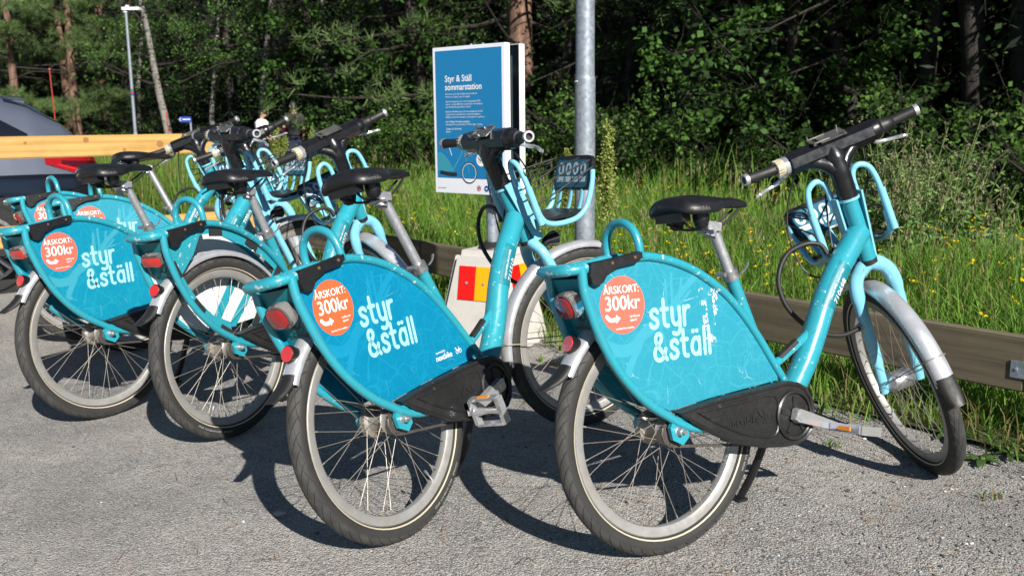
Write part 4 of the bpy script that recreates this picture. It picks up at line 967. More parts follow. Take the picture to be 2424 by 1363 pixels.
def foot():
    bm = bmesh.new(); s0, s1, h = .235, .142, .505
    V = [bm.verts.new((sx * s0, sy * s0, -.02)) for sx, sy in ((-1, -1), (1, -1), (1, 1), (-1, 1))] + [bm.verts.new((sx * s1, sy * s1, h)) for sx, sy in ((-1, -1), (1, -1), (1, 1), (-1, 1))]
    bm.faces.new(V[:4][::-1]); bm.faces.new(V[4:])
    for i in range(4): bm.faces.new((V[i], V[(i + 1) % 4], V[4 + (i + 1) % 4], V[4 + i]))
    bmesh.ops.bevel(bm, geom=list(bm.edges), offset=.03, segments=4, affect='EDGES'); me = bpy.data.meshes.new('foot_block'); bm.to_mesh(me); bm.free(); me.materials.append(MAT['concrete']); me.polygons.foreach_set('use_smooth', np.ones(len(me.polygons), bool)); me.set_sharp_from_angle(angle=rad(40))
    link('foot_block', me, ft); mb = MB(); mb.lathe([(.49, .075), (.515, .068), (.53, .045), (.54, .036), (.54, 0)], 20, 'z', (0, .0, 0)); link('rubber_collar', mb.mesh('rubber_collar', 'black_rubber'), ft)
    sl_ = math.atan((s0 - s1) / .525)
    for ang in (-90, 0):
        A = Matrix.Rotation(rad(ang + 90), 4, 'Z') @ T((0, -(s0 + (s1 - s0) * .70) - .0012, .345)) @ Matrix.Rotation(-sl_, 4, 'X')
        for sx, m in ((-1, 'reflect_red'), (1, 'reflect_yellow')):
            mb = MB(); mb.box((sx * .0485, -.003, 0), (.0965, .004, .172), A); r_ = link('reflector_plate', mb.mesh('reflector_plate', m), ft)
            mb = MB(); mb.lathe([(-.004, .008), (-.010, .007), (-.011, 0)], 8, 'y', (sx * .05, 0, .0), A); link('bolt', mb.mesh('bolt', 'galvanised'), r_)
foot()

# ------------------------------------------------------------------ galvanised pole
pl = thing('steel_pole', 'tall galvanised steel pole behind the rail and the front basket', 'pole', T((.424, 5.42, 0)))
mb = MB(); mb.tube([(0, 0, -.3), (0, 0, 1.385)], .0585, 28); mb.tube([(0, 0, 1.384), (0, 0, 1.40), (0, 0, 1.401)], [.0585, .056, .053], 28); link('pole_sleeve', mb.mesh('pole_sleeve', 'galvanised'), pl)
mb = MB(); mb.tube([(0, 0, 1.39), (0, 0, 6.5)], [.0535, .046], 28); link('pole_shaft', mb.mesh('pole_shaft', 'galvanised'), pl)
for z, a in ((1.37, 215), (.93, 228)):
    mb = MB(); M = Matrix.Rotation(rad(a), 4, 'Z'); mb.tube([M @ Vector((.055, 0, z)), M @ Vector((.064, 0, z)), M @ Vector((.065, 0, z)), M @ Vector((.073, 0, z))], [.008, .008, .005, .005], 8); link('bolt', mb.mesh('bolt', 'silver'), pl)

# ------------------------------------------------------------------ grey estate car behind the fence
CO = FO + Vector((-.63, .777, 0)) * .42 + FD * .75                  # rear left corner on the ground
CM = Matrix((-FD, Vector((-.63, .777, 0)) * -1, Vector((0, 0, 1)))).transposed().to_4x4(); CM.translation = CO + Vector((-.63, .777, 0)) * .92
car = thing('parked_car', 'slate grey estate car parked behind the timber fence', 'car', CM)
# car frame: x forward, y left (towards the bikes), z up; half width .92
SEC = [  # x, [(y,z) from sill to roof centre]
 (-.02, [(.60, .30), (.72, .33), (.76, .45), (.77, .58), (.76, .70), (.74, .80), (.70, .88), (.62, .93), (.52, .955), (.40, .965), (.2, .97), (0, .975)]),
 (.06, [(.72, .24), (.84, .30), (.865, .45), (.875, .58), (.87, .70), (.855, .80), (.82, .90), (.745, 1.00), (.66, 1.05), (.48, 1.075), (.24, 1.085), (0, 1.09)]),
 (.20, [(.78, .22), (.88, .28), (.905, .45), (.915, .58), (.915, .70), (.90, .80), (.865, .90), (.79, 1.06), (.71, 1.15), (.56, 1.195), (.27, 1.21), (0, 1.215)]),
 (.42, [(.80, .20), (.89, .27), (.918, .45), (.925, .58), (.925, .70), (.91, .80), (.875, .91), (.80, 1.11), (.715, 1.25), (.59, 1.325), (.29, 1.35), (0, 1.355)]),
 (.60, [(.80, .20), (.89, .27), (.92, .45), (.926, .58), (.925, .70), (.91, .80), (.878, .92), (.79, 1.13), (.69, 1.30), (.58, 1.375), (.30, 1.405), (0, 1.41)]),
 (1.1, [(.80, .19), (.89, .26), (.92, .45), (.922, .58), (.92, .70), (.905, .80), (.878, .925), (.785, 1.15), (.68, 1.35), (.58, 1.425), (.30, 1.455), (0, 1.46)]),
 (2.0, [(.80, .19), (.89, .26), (.915, .45), (.918, .58), (.915, .70), (.90, .80), (.875, .915), (.785, 1.15), (.68, 1.37), (.58, 1.445), (.30, 1.475), (0, 1.48)]),
 (2.7, [(.80, .19), (.89, .26), (.915, .45), (.918, .58), (.915, .70), (.90, .80), (.87, .90), (.78, 1.14), (.67, 1.33), (.57, 1.405), (.30, 1.435), (0, 1.44)]),
 (3.35, [(.80, .19), (.89, .26), (.915, .45), (.918, .58), (.91, .70), (.89, .79), (.85, .88), (.78, .96), (.70, 1.0), (.56, 1.03), (.28, 1.05), (0, 1.055)]),
 (4.1, [(.78, .20), (.87, .26), (.90, .45), (.90, .56), (.89, .66), (.86, .74), (.81, .81), (.72, .86), (.62, .88), (.48, .895), (.24, .905), (0, .91)]),
 (4.5, [(.66, .24), (.74, .28), (.78, .42), (.78, .52), (.77, .60), (.74, .66), (.68, .71), (.60, .74), (.5, .755), (.38, .765), (.2, .77), (0, .775)]),
 (4.62, [(.5, .30), (.58, .34), (.61, .42), (.61, .50), (.60, .56), (.57, .60), (.5, .63), (.42, .645), (.34, .65), (.26, .655), (.13, .66), (0, .66)])]
SX = np.array([s[0] for s in SEC]); SP = np.array([s[1] for s in SEC])
def csurf(x, k):                                                    # smooth surface point at station x, profile index k
    i = min(max(int(np.searchsorted(SX, x)) - 1, 0), len(SX) - 2); t = (x - SX[i]) / (SX[i + 1] - SX[i]); A = SP[max(i - 1, 0)]; B = SP[i]; Cc = SP[i + 1]; D = SP[min(i + 2, len(SX) - 1)]
    prof = B + (Cc - B) * t if True else None
    j = min(int(k), 10); f = k - j; return Vector((x, *(prof[j] + (prof[j + 1] - prof[j]) * f)))
def cpatch(name, xs, k0, k1, mat, off, par=car, nk=6, shape=None):
    """a patch of the body surface, lifted off by `off`; k0,k1 may be functions of x"""
    for s in (1, -1):
        V = []
        for x in xs:
            a = k0(x) if callable(k0) else k0; b = k1(x) if callable(k1) else k1
            for j in range(nk + 1):
                k = a + (b - a) * j / nk; p = csurf(x, k); t1 = csurf(x, min(k + .2, 11)) - csurf(x, max(k - .2, 0)); t2 = csurf(min(x + .05, 4.6), k) - csurf(max(x - .05, -.02), k); n = t2.cross(t1).normalized()
                if n.y < 0 and k < 8: n = -n
                if k >= 8 and n.z < 0: n = -n
                p = p + n * off; V.append((p.x, s * p.y, p.z))
        m = nk + 1; F = [(i * m + j, i * m + j + 1, (i + 1) * m + j + 1, (i + 1) * m + j) for i in range(len(xs) - 1) for j in range(nk)]
        mb = MB(); mb.add(V, F); me = mb.mesh(name, mat, 60); o = link(name, me, par); 
def car_build():
    xs = sorted(set(list(np.linspace(-.02, 4.62, 60)) + list(SX))); V = []; F = []; ks = list(np.linspace(0, 11, 34))
    for x in xs:
        prof = [csurf(x, k) for k in ks]; ring = prof + [Vector((p.x, -p.y, p.z)) for p in prof[-2::-1]]; V += ring
    m = len(ks) * 2 - 1
    for i in range(len(xs) - 1):
        for j in range(m - 1): F.append((i * m + j, i * m + j + 1, (i + 1) * m + j + 1, (i + 1) * m + j))
        F.append((i * m, (i + 1) * m, (i + 1) * m + m - 1, i * m + m - 1))
    F.append(tuple(range(m))); F.append(tuple((len(xs) - 1) * m + j for j in range(m))[::-1])
    mb = MB(); mb.add(V, F); bd = link('body', mb.mesh('body', 'car_paint', 50), car)
    lin = lambda a, b: (lambda x: a[1] + (b[1] - a[1]) * (x - a[0]) / (b[0] - a[0]))
    cpatch('side_window', list(np.linspace(.46, 1.12, 10)), 6.75, lambda x: min(8.2, 6.95 + (x - .46) * 3.0), 'car_glass', .004, nk=8)
    cpatch('side_window', list(np.linspace(1.17, 2.0, 8)), 6.65, 8.2, 'car_glass', .004); cpatch('side_window', list(np.linspace(2.06, 2.75, 8)), 6.65, lin((2.06, 8.15), (2.75, 8.0)), 'car_glass', .004)
    cpatch('rear_window', list(np.linspace(.10, .56, 8)), 8.6, 11, 'car_glass', .005); cpatch('windscreen', list(np.linspace(2.75, 3.3, 8)), 8.8, 11, 'car_glass', .005)
    cpatch('window_trim', list(np.linspace(.62, 2.8, 20)), 6.5, 6.6, 'car_black', .003, nk=2)
    cpatch('tail_lamp', list(np.linspace(.0, .38, 10)), lin((.0, 4.6), (.38, 5.85)), lin((.0, 6.6), (.38, 6.15)), 'tail_red', .008, nk=6)
    cpatch('tail_lamp_inset', list(np.linspace(.02, .27, 8)), lin((.02, 5.3), (.27, 5.85)), lin((.02, 6.0), (.27, 6.05)), 'tail_dark', .011, nk=4)
    cpatch('bumper_trim', list(np.linspace(.0, .7, 10)), .6, 1.7, 'car_black', .006, nk=3); cpatch('sill_trim', list(np.linspace(.9, 3.3, 16)), .3, 1.1, 'car_black', .005, nk=3)
    cpatch('panel_seam', list(np.linspace(.02, .60, 10)), lin((.02, 4.45), (.60, 3.3)), lin((.02, 4.49), (.60, 3.34)), 'car_black', .0025, nk=1); cpatch('panel_seam', [1.140, 1.146], 1.2, 6.6, 'car_black', .0025, nk=8); cpatch('panel_seam', [2.03, 2.036], 1.2, 6.6, 'car_black', .0025, nk=8); cpatch('panel_seam', [.058, .064], 4.4, 8.2, 'car_black', .0095, nk=8)
    cpatch('lamp_strip', list(np.linspace(.03, .30, 8)), lin((.03, 4.95), (.30, 5.75)), lin((.03, 5.12), (.30, 5.82)), 'lens_red_bright', .0125, nk=2)
    # rear spoiler
    mb = MB(); V = []
    for y in np.linspace(-.60, .60, 13):
        e = abs(y) / .6; z = 1.425 - .05 * e ** 3; V += [(.64, y, z - .018), (.36 + .06 * e * e, y, z - .038), (.355 + .06 * e * e, y, z - .06), (.58, y, z - .075)]
    mb.add(V, [(i * 4 + j, i * 4 + (j + 1) % 4, (i + 1) * 4 + (j + 1) % 4, (i + 1) * 4 + j) for i in range(12) for j in range(4)] + [(0, 1, 2, 3), (51, 50, 49, 48)]); link('roof_spoiler', mb.mesh('roof_spoiler', 'car_paint'), car)
    for s in (1, -1):
        mb = MB(); mb.tube([(.7, s * .60, 1.43), (.75, s * .60, 1.455), (2.3, s * .60, 1.475), (2.4, s * .60, 1.45)], .014, 8); link('roof_rail', mb.mesh('roof_rail', 'silver'), car)
        for wx in (.83, 3.55):
            mb = MB(); n = 28; mb.prism([(wx + .375 * math.cos(2 * math.pi * i / n), .335 + .375 * math.sin(2 * math.pi * i / n)) for i in range(n)], s * .70, s * .928); link('wheel_arch', mb.mesh('wheel_arch', 'car_black'), car)
            mb = MB(); mb.lathe([(-.11, .20), (-.11, .30), (-.09, .325), (.09, .325), (.115, .30), (.115, .225)], 36, 'y', (wx, s * .835, .325)); w = link('wheel', mb.mesh('wheel', 'car_tyre'), car)
            mb = MB(); mb.lathe([(s * .10, .235), (s * .116, .230), (s * .116, .205), (s * .09, .20)], 36, 'y', (wx, s * .835, .325))
            for k in range(5):
                for d in (-.13, .13):
                    a = k * 1.2566 + d + .3; mb.tube([(wx + .03 * math.cos(a), s * .94, .325 + .03 * math.sin(a)), (wx + .21 * math.cos(a * 1 + d * .3), s * .945, .325 + .21 * math.sin(a + d * .3))], .018, 6)
            mb.lathe([(s * .08, .05), (s * .112, .045), (s * .115, 0)], 16, 'y', (wx, s * .835, .325)); link('rim', mb.mesh('rim', 'silver'), w)
        mb = MB(); mb.lathe([(-.06, .02), (-.05, .05), (.05, .055), (.07, .03)], 12, 'x', (3.0, s * 1.0, .98)); link('door_mirror', mb.mesh('door_mirror', 'car_paint'), car)
        mb = MB(); mb.box((4.42, s * .66, .64), (.2, .18, .1)); link('headlamp', mb.mesh('headlamp', 'clear_lens'), car)
car_build()

# ------------------------------------------------------------------ lamp post, arrow sign, marker poles
D = 26.0; lx = -10.22
lp = thing('lamp_post', 'slim grey lamp post with flat lamp head beside the forest', 'lamp post', T((lx, D, float(gz(lx, D)))))
mb = MB(); mb.tube([(0, 0, -.3), (0, 0, 1.0), (0, 0, 1.01), (0, 0, 4.2)], [.058, .058, .045, .036], 12); link('post_shaft', mb.mesh('post_shaft', 'galvanised'), lp)
mb = MB(); mb.box((.16, 0, 4.25), (.46, .2, .07)); mb.box((-.0, 0, 4.2), (.1, .1, .08)); mb.lathe([(4.28, .05), (4.34, .045), (4.345, 0)], 10, 'z', (.04, 0, 0)); link('lamp_head', mb.mesh('lamp_head', 'sign_white'), lp)
for z, m in ((2.13, 'green_paint'), (2.07, 'red_paint'), (2.01, 'blue_paint')):
    mb = MB(); mb.tube([(0, 0, z - .028), (0, 0, z + .028)], .049, 12); link('colour_band', mb.mesh('colour_band', m), lp)
D = 25.0; ax_ = px2x(452, D); asg = thing('direction_sign', 'small blue arrow sign on thin post at the dark forest edge', 'sign', T((ax_, D, float(gz(ax_, D)))))
mb = MB(); mb.tube([(0, 0, -.2), (0, 0, 1.32)], .025, 8); link('post', mb.mesh('post', 'galvanised'), asg)
mb = MB(); mb.prism([(.03, 1.40), (-.24, 1.40), (-.31, 1.33), (-.24, 1.26), (.03, 1.26)], -.03, -.04); br = link('sign_board', mb.mesh('sign_board', 'blue_paint'), asg)
mb = MB(); ribbon(mb, [(-.24, 1.365), (-.275, 1.33), (-.24, 1.295)], .014, -.0415, None, 1); ribbon(mb, [(-.19, 1.33), (.0, 1.33)], .02, -.0415); link('arrow_print', mb.mesh('arrow_print', 'white_print'), br)
for (px, dd, z0, z1, lab) in ((130, 27, 0, 2.75, 'tall thin red marker pole in front of the pines'), (396, 27.5, 0, 1.55, 'short thin red marker pole below the birch trunks')):
    x_ = px2x(px, dd); o = thing('marker_pole', lab, 'pole', T((x_, dd, float(gz(x_, dd))))); mb = MB(); mb.tube([(0, 0, -.2), (.03, 0, z1 * .5), (.0, 0, z1)], .014, 8); link('pole_stick', mb.mesh('pole_stick', 'red_paint'), o); mb = MB(); mb.tube([(0, 0, z1), (0, 0, z1 + .04)], [.036, .02], 8); link('pole_cap', mb.mesh('pole_cap', 'red_paint'), o)

# ------------------------------------------------------------------ two people on the footpath
def person(label, x, y, h, face, shirt, head_tilt, arms):
    k = h / 1.75; root = thing('person', label, 'person', T((x, y, float(gz(x, y)) + .03)) @ Matrix.Rotation(face, 4, 'Z') @ Matrix.Scale(k, 4))
    def remeshed(name, mb, mat, vox, par=root):
        o = link(name, mb.mesh(name, mat), par); r = o.modifiers.new('Remesh', 'REMESH'); r.mode = 'VOXEL'; r.voxel_size = vox; r.use_smooth_shade = True
        s = o.modifiers.new('Smooth', 'SMOOTH'); s.iterations = 4; return o
    # facing +x ; legs mid-stride
    legs = []
    for s, fx in ((1, .12), (-1, -.12)): legs.append([(0, s * .085, .92), (fx * .6, s * .09, .52), (fx - .04, s * .095, .10)])
    body = MB()
    for s, L in zip((1, -1), legs):
        body.tube(L, [.085, .058, .042], 10); f_ = L[-1]; body.tube([(f_[0] - .05, f_[1], .045), (f_[0] + .06, f_[1], .045), (f_[0] + .17, f_[1] + s * .02, .03)], [.042, .042, .026], 8)
    body.tube([(0, 0, .90), (0, 0, 1.05), (0, 0, 1.25), (0, 0, 1.42), (0, 0, 1.47)], [.14, .125, .15, .15, .07], 14)
    body.tube([(0, 0, 1.44), (.015, 0, 1.54)], [.055, .05], 10)
    c = Vector((.03 + .05 * math.sin(head_tilt), 0, 1.635)); hd = Matrix.Rotation(head_tilt, 4, 'Y')
    V = []; n = 12
    for i, (z, rx, ry) in enumerate(((-.115, .03, .03), (-.095, .06, .05), (-.05, .085, .066), (0, .095, .075), (.05, .095, .077), (.09, .075, .062), (.115, .02, .02))):
        for j in range(n): a = 2 * math.pi * j / n; V.append(c + hd @ Vector((rx * math.cos(a) + (.012 if z < -.04 else 0), ry * math.sin(a), z)))
    body.add(V, [(i * n + j, i * n + (j + 1) % n, (i + 1) * n + (j + 1) % n, (i + 1) * n + j) for i in range(6) for j in range(n)] + [tuple(range(n)), tuple(6 * n + j for j in range(n))])
    body.tube([c + hd @ Vector((.09, 0, .01)), c + hd @ Vector((.118, 0, -.025)), c + hd @ Vector((.09, 0, -.035))], [.008, .014, .012], 6)
    for s in (-1, 1): body.tube([c + hd @ Vector((0, s * .074, -.02)), c + hd @ Vector((-.012, s * .086, .02))], .018, 6)
    sh = MB()
    for s, A in zip((1, -1), arms):
        P = [(0, s * .17, 1.39)] + A; body.tube(P[:3], [.05, .04, .03], 8); hnd = Vector(P[2]); d = (hnd - Vector(P[1])).normalized(); body.tube([hnd, hnd + d * .09], [.03, .034], 8)
        sd = d.orthogonal().normalized()
        for q in range(4): b0 = hnd + d * .085 + sd * (.027 - .018 * q); body.tube([b0, b0 + d * .035, b0 + d * .06 + Vector((0, 0, -.02))], .0085, 6)
        body.tube([hnd + d * .03 + sd * .03, hnd + d * .06 + sd * .055, hnd + d * .085 + sd * .05], .0095, 6)
        el = Vector(P[0]).lerp(Vector(P[1]), .72); sh.tube([Vector((0, s * .10, 1.42)), P[0], el], [.085, .088, .075], 10)
    b = remeshed('body', body, 'skin', .014)
    sh.tube([(0, 0, .93), (0, 0, 1.05), (0, 0, 1.25), (0, 0, 1.40), (0, 0, 1.47)], [.175, .165, .185, .185, .085], 14)
    remeshed('shirt', sh, shirt, .018, b)
    tr = MB()
    for L in legs: tr.tube(L, [.105, .082, .07], 10)
    tr.tube([(0, 0, .86), (0, 0, .98)], [.13, .15], 12); remeshed('trousers', tr, 'jeans', .018, b)
    hr = MB(); V = []
    for i, (z, r) in enumerate(((-.03, 1.06), (.02, 1.12), (.06, 1.12), (.10, .95), (.128, .35))):
        for j in range(n):
            a = 2 * math.pi * j / n; zz = z + (.055 * max(0, math.cos(a)) if i < 2 else 0) - (.05 * max(0, -math.cos(a)) if i == 0 else 0); V.append(c + hd @ Vector((.095 * r * math.cos(a) - .006, .078 * r * math.sin(a), zz)))
    hr.add(V, [(i * n + j, i * n + (j + 1) % n, (i + 1) * n + (j + 1) % n, (i + 1) * n + j) for i in range(4) for j in range(n)] + [tuple(4 * n + j for j in range(n)), tuple(range(n))[::-1]]); link('hair', hr.mesh('hair', 'hair', 70), b)
    sho = MB()
    for s, L in zip((1, -1), legs): f_ = L[-1]; sho.tube([(f_[0] - .06, f_[1], .05), (f_[0] + .06, f_[1], .048), (f_[0] + .18, f_[1] + s * .02, .034)], [.05, .05, .034], 8)
    remeshed('shoes', sho, 'shirt_black', .018, b); return root
mx_, my_ = px2x(697, 22.5), 22.5; mk = 1.66 / 1.75
person('person in black t-shirt and jeans seen from behind, arm held forward', mx_, my_, 1.66, rad(118), 'shirt_black', .25, ([(.10, .24, 1.14), (.30, .18, 1.10)], [(-.03, -.22, 1.12), (.06, -.23, .88)]))
person('person with black hair in white shirt looking down', px2x(620, 22.3), 22.3, 1.50, rad(-12), 'shirt_white', .55, ([(-.02, .22, 1.12), (.18, .16, 1.0)], [(.0, -.22, 1.12), (.2, -.14, 1.0)]))
hp = Matrix.Rotation(rad(118), 4, 'Z') @ Vector((.40 * mk, .16 * mk, 1.055 * mk)); 
bl = MB(); bl.lathe([(-.085, 0), (-.08, .03), (-.06, .06), (-.03, .08), (0, .085), (.03, .08), (.06, .06), (.08, .03), (.085, 0)], 16, 'z'); bl.tube([(0, 0, .08), (0, 0, .10)], [.012, .006], 6)
tag(link('ball', bl.mesh('ball', 'pink'), None, T((mx_ + hp.x, my_ + hp.y, hp.z + .03))), 'bright pink ball held by the person in black', 'ball')

# ------------------------------------------------------------------ loose stones on the gravel
def stones():
    base = np.array([(1, 0, 0), (-1, 0, 0), (0, 1, 0), (0, -1, 0), (0, 0, .8), (0, 0, -.6), (.6, .6, .45), (-.6, .6, .45), (-.6, -.6, .45), (.6, -.6, .45)]); 
    tri = np.array([(4, 6, 7), (4, 7, 8), (4, 8, 9), (4, 9, 6), (0, 2, 6), (6, 2, 7), (2, 1, 7), (7, 1, 8), (1, 3, 8), (8, 3, 9), (3, 0, 9), (9, 0, 6)])
    n = 42000; Y = 1.3 + 4.2 * rng.random(n) ** 1.5; X = (rng.random(n) * 1.5 - .75) * Y; u = X * .777 + Y * .63; v = -X * .63 + Y * .777
    den = np.clip(.35 + .35 * X + .45 * np.clip((u - 1.6) / 1.8, 0, 1) + .25 * np.sin(X * 3.1 + 1) * np.sin(Y * 2.7), .05, 1); m = (u < 3.55) & (rng.random(n) < den); X, Y = X[m], Y[m]; n = len(X)
    s = (.0018 + .0034 * rng.random(n) ** 2) * np.clip(.8 + .35 * X, .7, 1.4) + .0045 * (rng.random(n) < .03); a = rng.random(n) * 6.28
    P = base[None] * (1 + .35 * (rng.random((n, 10, 1)) - .5)) * (s[:, None, None] * np.stack([np.ones(n), .6 + .4 * rng.random(n), .45 + .4 * rng.random(n)], 1)[:, None, :])
    c, sn = np.cos(a)[:, None], np.sin(a)[:, None]; Q = np.stack([P[..., 0] * c - P[..., 1] * sn, P[..., 0] * sn + P[..., 1] * c, P[..., 2]], -1) + np.stack([X, Y, gz(X, Y) + s * .25], 1)[:, None, :]
    F = (tri[None] + 10 * np.arange(n)[:, None, None]).reshape(-1, 3); g = .07 + .24 * rng.random(n) ** 1.4; col = np.stack([g, g * .98, g * .95], 1); r_ = rng.random(n) < .03; col[r_] = [.26, .17, .13]; w = rng.random(n) < .04; col[w] = [.5, .5, .49]
    tag(link('loose_gravel', npmesh('loose_gravel', Q.reshape(-1, 3), F, 'pebble', False, np.repeat(col, 10, 0))), 'small loose grey stones scattered over the gravel lot', None, None, 'stuff')
stones()
def pebble(x, y, r, label):
    bm = bmesh.new(); bmesh.ops.create_icosphere(bm, subdivisions=2, radius=r)
    for vv in bm.verts: k = 1 + .35 * (random.random() - .5); vv.co = Vector((vv.co.x * 1.35 * k, vv.co.y * k, vv.co.z * .62 * k))
    me = bpy.data.meshes.new('pebble'); bm.to_mesh(me); bm.free(); me.materials.append(MAT['stone']); tag(link('pebble', me, None, T((x, y, float(gz(x, y)) + r * .35))), label, 'stone')
pebble(-.70, 2.655, .016, 'pale pebble lying at the edge of the wheel shadow on the gravel')

# ------------------------------------------------------------------ grass, flowers and weeds
def blades(P, h, w, lean, col, az=None):
    n = len(P); az = rng.random(n) * 6.283 if az is None else az; fa = az + rng.normal(0, .6, n) + 1.57
    d = np.stack([np.cos(az), np.sin(az), np.zeros(n)], 1); sd = np.stack([np.cos(fa), np.sin(fa), np.zeros(n)], 1) * (w / 2)[:, None]
    up = np.array([0, 0, 1.]); m = P + up * (h * .55)[:, None] + d * (lean * h * .28)[:, None]; t = P + up * (h * (1 - .25 * lean))[:, None] + d * (lean * h * .85)[:, None]
    V = np.stack([P - sd, P + sd, m + sd * .8, m - sd * .8, t], 1); b = 5 * np.arange(n)[:, None]
    return V.reshape(-1, 3), b, np.repeat(col, 5, 0)
def blade_mesh(name, P, h, w, lean, col, mat='grass_blade'):
    V, b, cc = blades(P, h, w, lean, col); F = [tuple(q) for q in (b + np.array([0, 1, 2, 3])).tolist()] + [tuple(q) for q in (b + np.array([3, 2, 4])).tolist()]
    return npmesh(name, V, F, mat, False, cc)
def gcol(n, straw=.10):
    g = rng.random(n)[:, None]; c = np.array([.070, .170, .022]) * (1 - g) + np.array([.195, .345, .050]) * g; s = rng.random(n) < straw; c[s] = np.array([.30, .25, .10]) * (.6 + .5 * rng.random((s.sum(), 1))); return c * (.75 + .5 * rng.random((n, 1)))
def meadow_pts(n, u0, u1, v0, v1, fall):
    u = u0 + (u1 - u0) * rng.random(n); v = v0 + (v1 - v0) * rng.random(n); X = u * .777 - v * .63; Y = u * .63 + v * .777
    keep = (Y > 1.5) & (np.abs(X) < .68 * Y + .5) & (rng.random(n) < np.minimum(1, (fall / np.maximum(Y, .1)) ** 1.25)); keep &= ~((u > 7.35) & (u < 9.65)) & ~((u > 6.5) & (u < 9.7) & (v < 4.9) & (rng.random(n) < .88)) & (behind(X, Y) < 1.0); X, Y, u = X[keep], Y[keep], u[keep]; return X, Y, u
def grass():
    X, Y, u = meadow_pts(380000, 3.5, 7.4, -7, 40, 4.4); n = len(X); clump = .5 + .5 * np.sin(X * 2.3 + 1.7 * np.sin(Y * 1.9)) * np.sin(Y * 2.9 + X)
    h = (.16 + .26 * rng.random(n)) * (.75 + .5 * clump) * np.clip(.55 + (u - 3.45) * .40, .55, 1.75); w = .0035 + .004 * rng.random(n) + .00045 * Y
    tag(link('meadow_grass', blade_mesh('meadow_grass', np.stack([X, Y, gz(X, Y)], 1), h, w, .15 + .75 * rng.random(n), gcol(n))), 'dense tall green grass growing behind the low rail', None, None, 'stuff')
    print('grass', n)
    X, Y, u = meadow_pts(170000, 9.6, 26, -14, 60, 13); n = len(X); h = (.35 + .55 * rng.random(n)) * (.7 + .5 * np.sin(X * 1.9 + Y) ** 2); w = .009 + .0006 * Y
    tag(link('verge_grass', blade_mesh('verge_grass', np.stack([X, Y, gz(X, Y)], 1), h, w, .15 + .6 * rng.random(n), gcol(n, .08))), 'long grass between the footpath and the forest edge', None, None, 'stuff')
    # stalks with pale seed heads
    X, Y, u = meadow_pts(2600, 3.7, 7.8, -6, 40, 6.5); n = len(X); h = .5 + .38 * rng.random(n); P = np.stack([X, Y, gz(X, Y)], 1)
    V1, b1, c1 = blades(P, h, np.full(n, .003) + .0002 * Y, .1 + .35 * rng.random(n), np.tile([.20, .20, .07], (n, 1))); tip = V1.reshape(n, 5, 3)[:, 4]
    k = 7; Q = np.repeat(tip, k, 0) + rng.normal(0, 1, (n * k, 3)) * np.array([.010, .010, .028]) - np.array([0, 0, .045]); cc = np.repeat(np.array([[.30, .25, .14]]), n * k, 0) * (.6 + .7 * rng.random((n * k, 1)))
    V2, b2, c2 = blades(Q, np.full(n * k, .03), np.full(n * k, .006) , .6 * rng.random(n * k), cc); b2 = b2 + len(V1); bb = np.concatenate([b1, b2]); F = [tuple(q) for q in (bb + np.array([0, 1, 2, 3])).tolist()] + [tuple(q) for q in (bb + np.array([3, 2, 4])).tolist()]
    tag(link('seeding_grass', npmesh('seeding_grass', np.concatenate([V1, V2]), F, 'grass_blade', False, np.concatenate([c1, c2]))), 'tall grass stalks with pale seed heads above the meadow', None, None, 'stuff')
    n = 9000; D = 9 + 5 * rng.random(n); px = 150 + 290 * rng.random(n); X = (px - 1208) / FPX * D * .985; P = np.stack([X, D, gz(X, D)], 1); cl = .5 + .5 * np.sin(px * .055) * np.sin(px * .021 + D); h = (.45 + .55 * rng.random(n)) * (.55 + .6 * cl)
    tag(link('tall_grass', blade_mesh('tall_grass', P, h, .010 + .008 * rng.random(n), .1 + .35 * rng.random(n), gcol(n, .2) * .8)), 'tall seeding grass standing behind the timber fence', None, None, 'stuff')
    n = 900; Y = 1.7 + 2.2 * rng.random(n) ** 1.3; X = (-.5 + 1.2 * rng.random(n) ** .6) * Y; k = (X * .777 + Y * .63) < 3.2; X, Y = X[k], Y[k]; n = len(X); a = rng.random(n) * 6.283; L = .012 + .03 * rng.random(n); d = np.stack([np.cos(a), np.sin(a), np.zeros(n)], 1); s = np.stack([-np.sin(a), np.cos(a), np.zeros(n)], 1) * .0009; c = np.stack([X, Y, gz(X, Y) + .004], 1); bend = s * (rng.random(n)[:, None] - .5) * 8
    V = np.stack([c - d * L[:, None] - s, c - d * L[:, None] + s, c + bend + s, c + bend - s, c + d * L[:, None] + s * .5, c + d * L[:, None] - s * .5], 1).reshape(-1, 3); V[2::6, 2] += .003; V[3::6, 2] += .003; i = np.arange(n)[:, None] * 6; F = np.concatenate([i + [0, 1, 2, 3], i + [3, 2, 4, 5]])
    tag(link('pine_needles', npmesh('pine_needles', V, F.tolist(), 'grass_blade', False, np.repeat(np.array([[.36, .20, .09]]) * (.5 + .8 * rng.random((n, 1))), 6, 0))), 'dry brown pine needles scattered over the gravel', None, None, 'stuff')
    # buttercups
    X, Y, u = meadow_pts(3400, 3.7, 7.8, -6, 26, 6); k = (.5 + .5 * np.sin(X * 1.3 + 2) * np.sin(Y * 1.1)) > .30; X, Y = X[k], Y[k]; n = len(X); h = .32 + .28 * rng.random(n); P = np.stack([X, Y, gz(X, Y)], 1)
    V1, b1, c1 = blades(P, h, np.full(n, .003), .3 * rng.random(n), np.tile([.09, .15, .03], (n, 1))); tip = V1.reshape(n, 5, 3)[:, 4]; Vf = []; Ff = []; o = len(V1)
    r_ = .011 + .006 * rng.random(n)
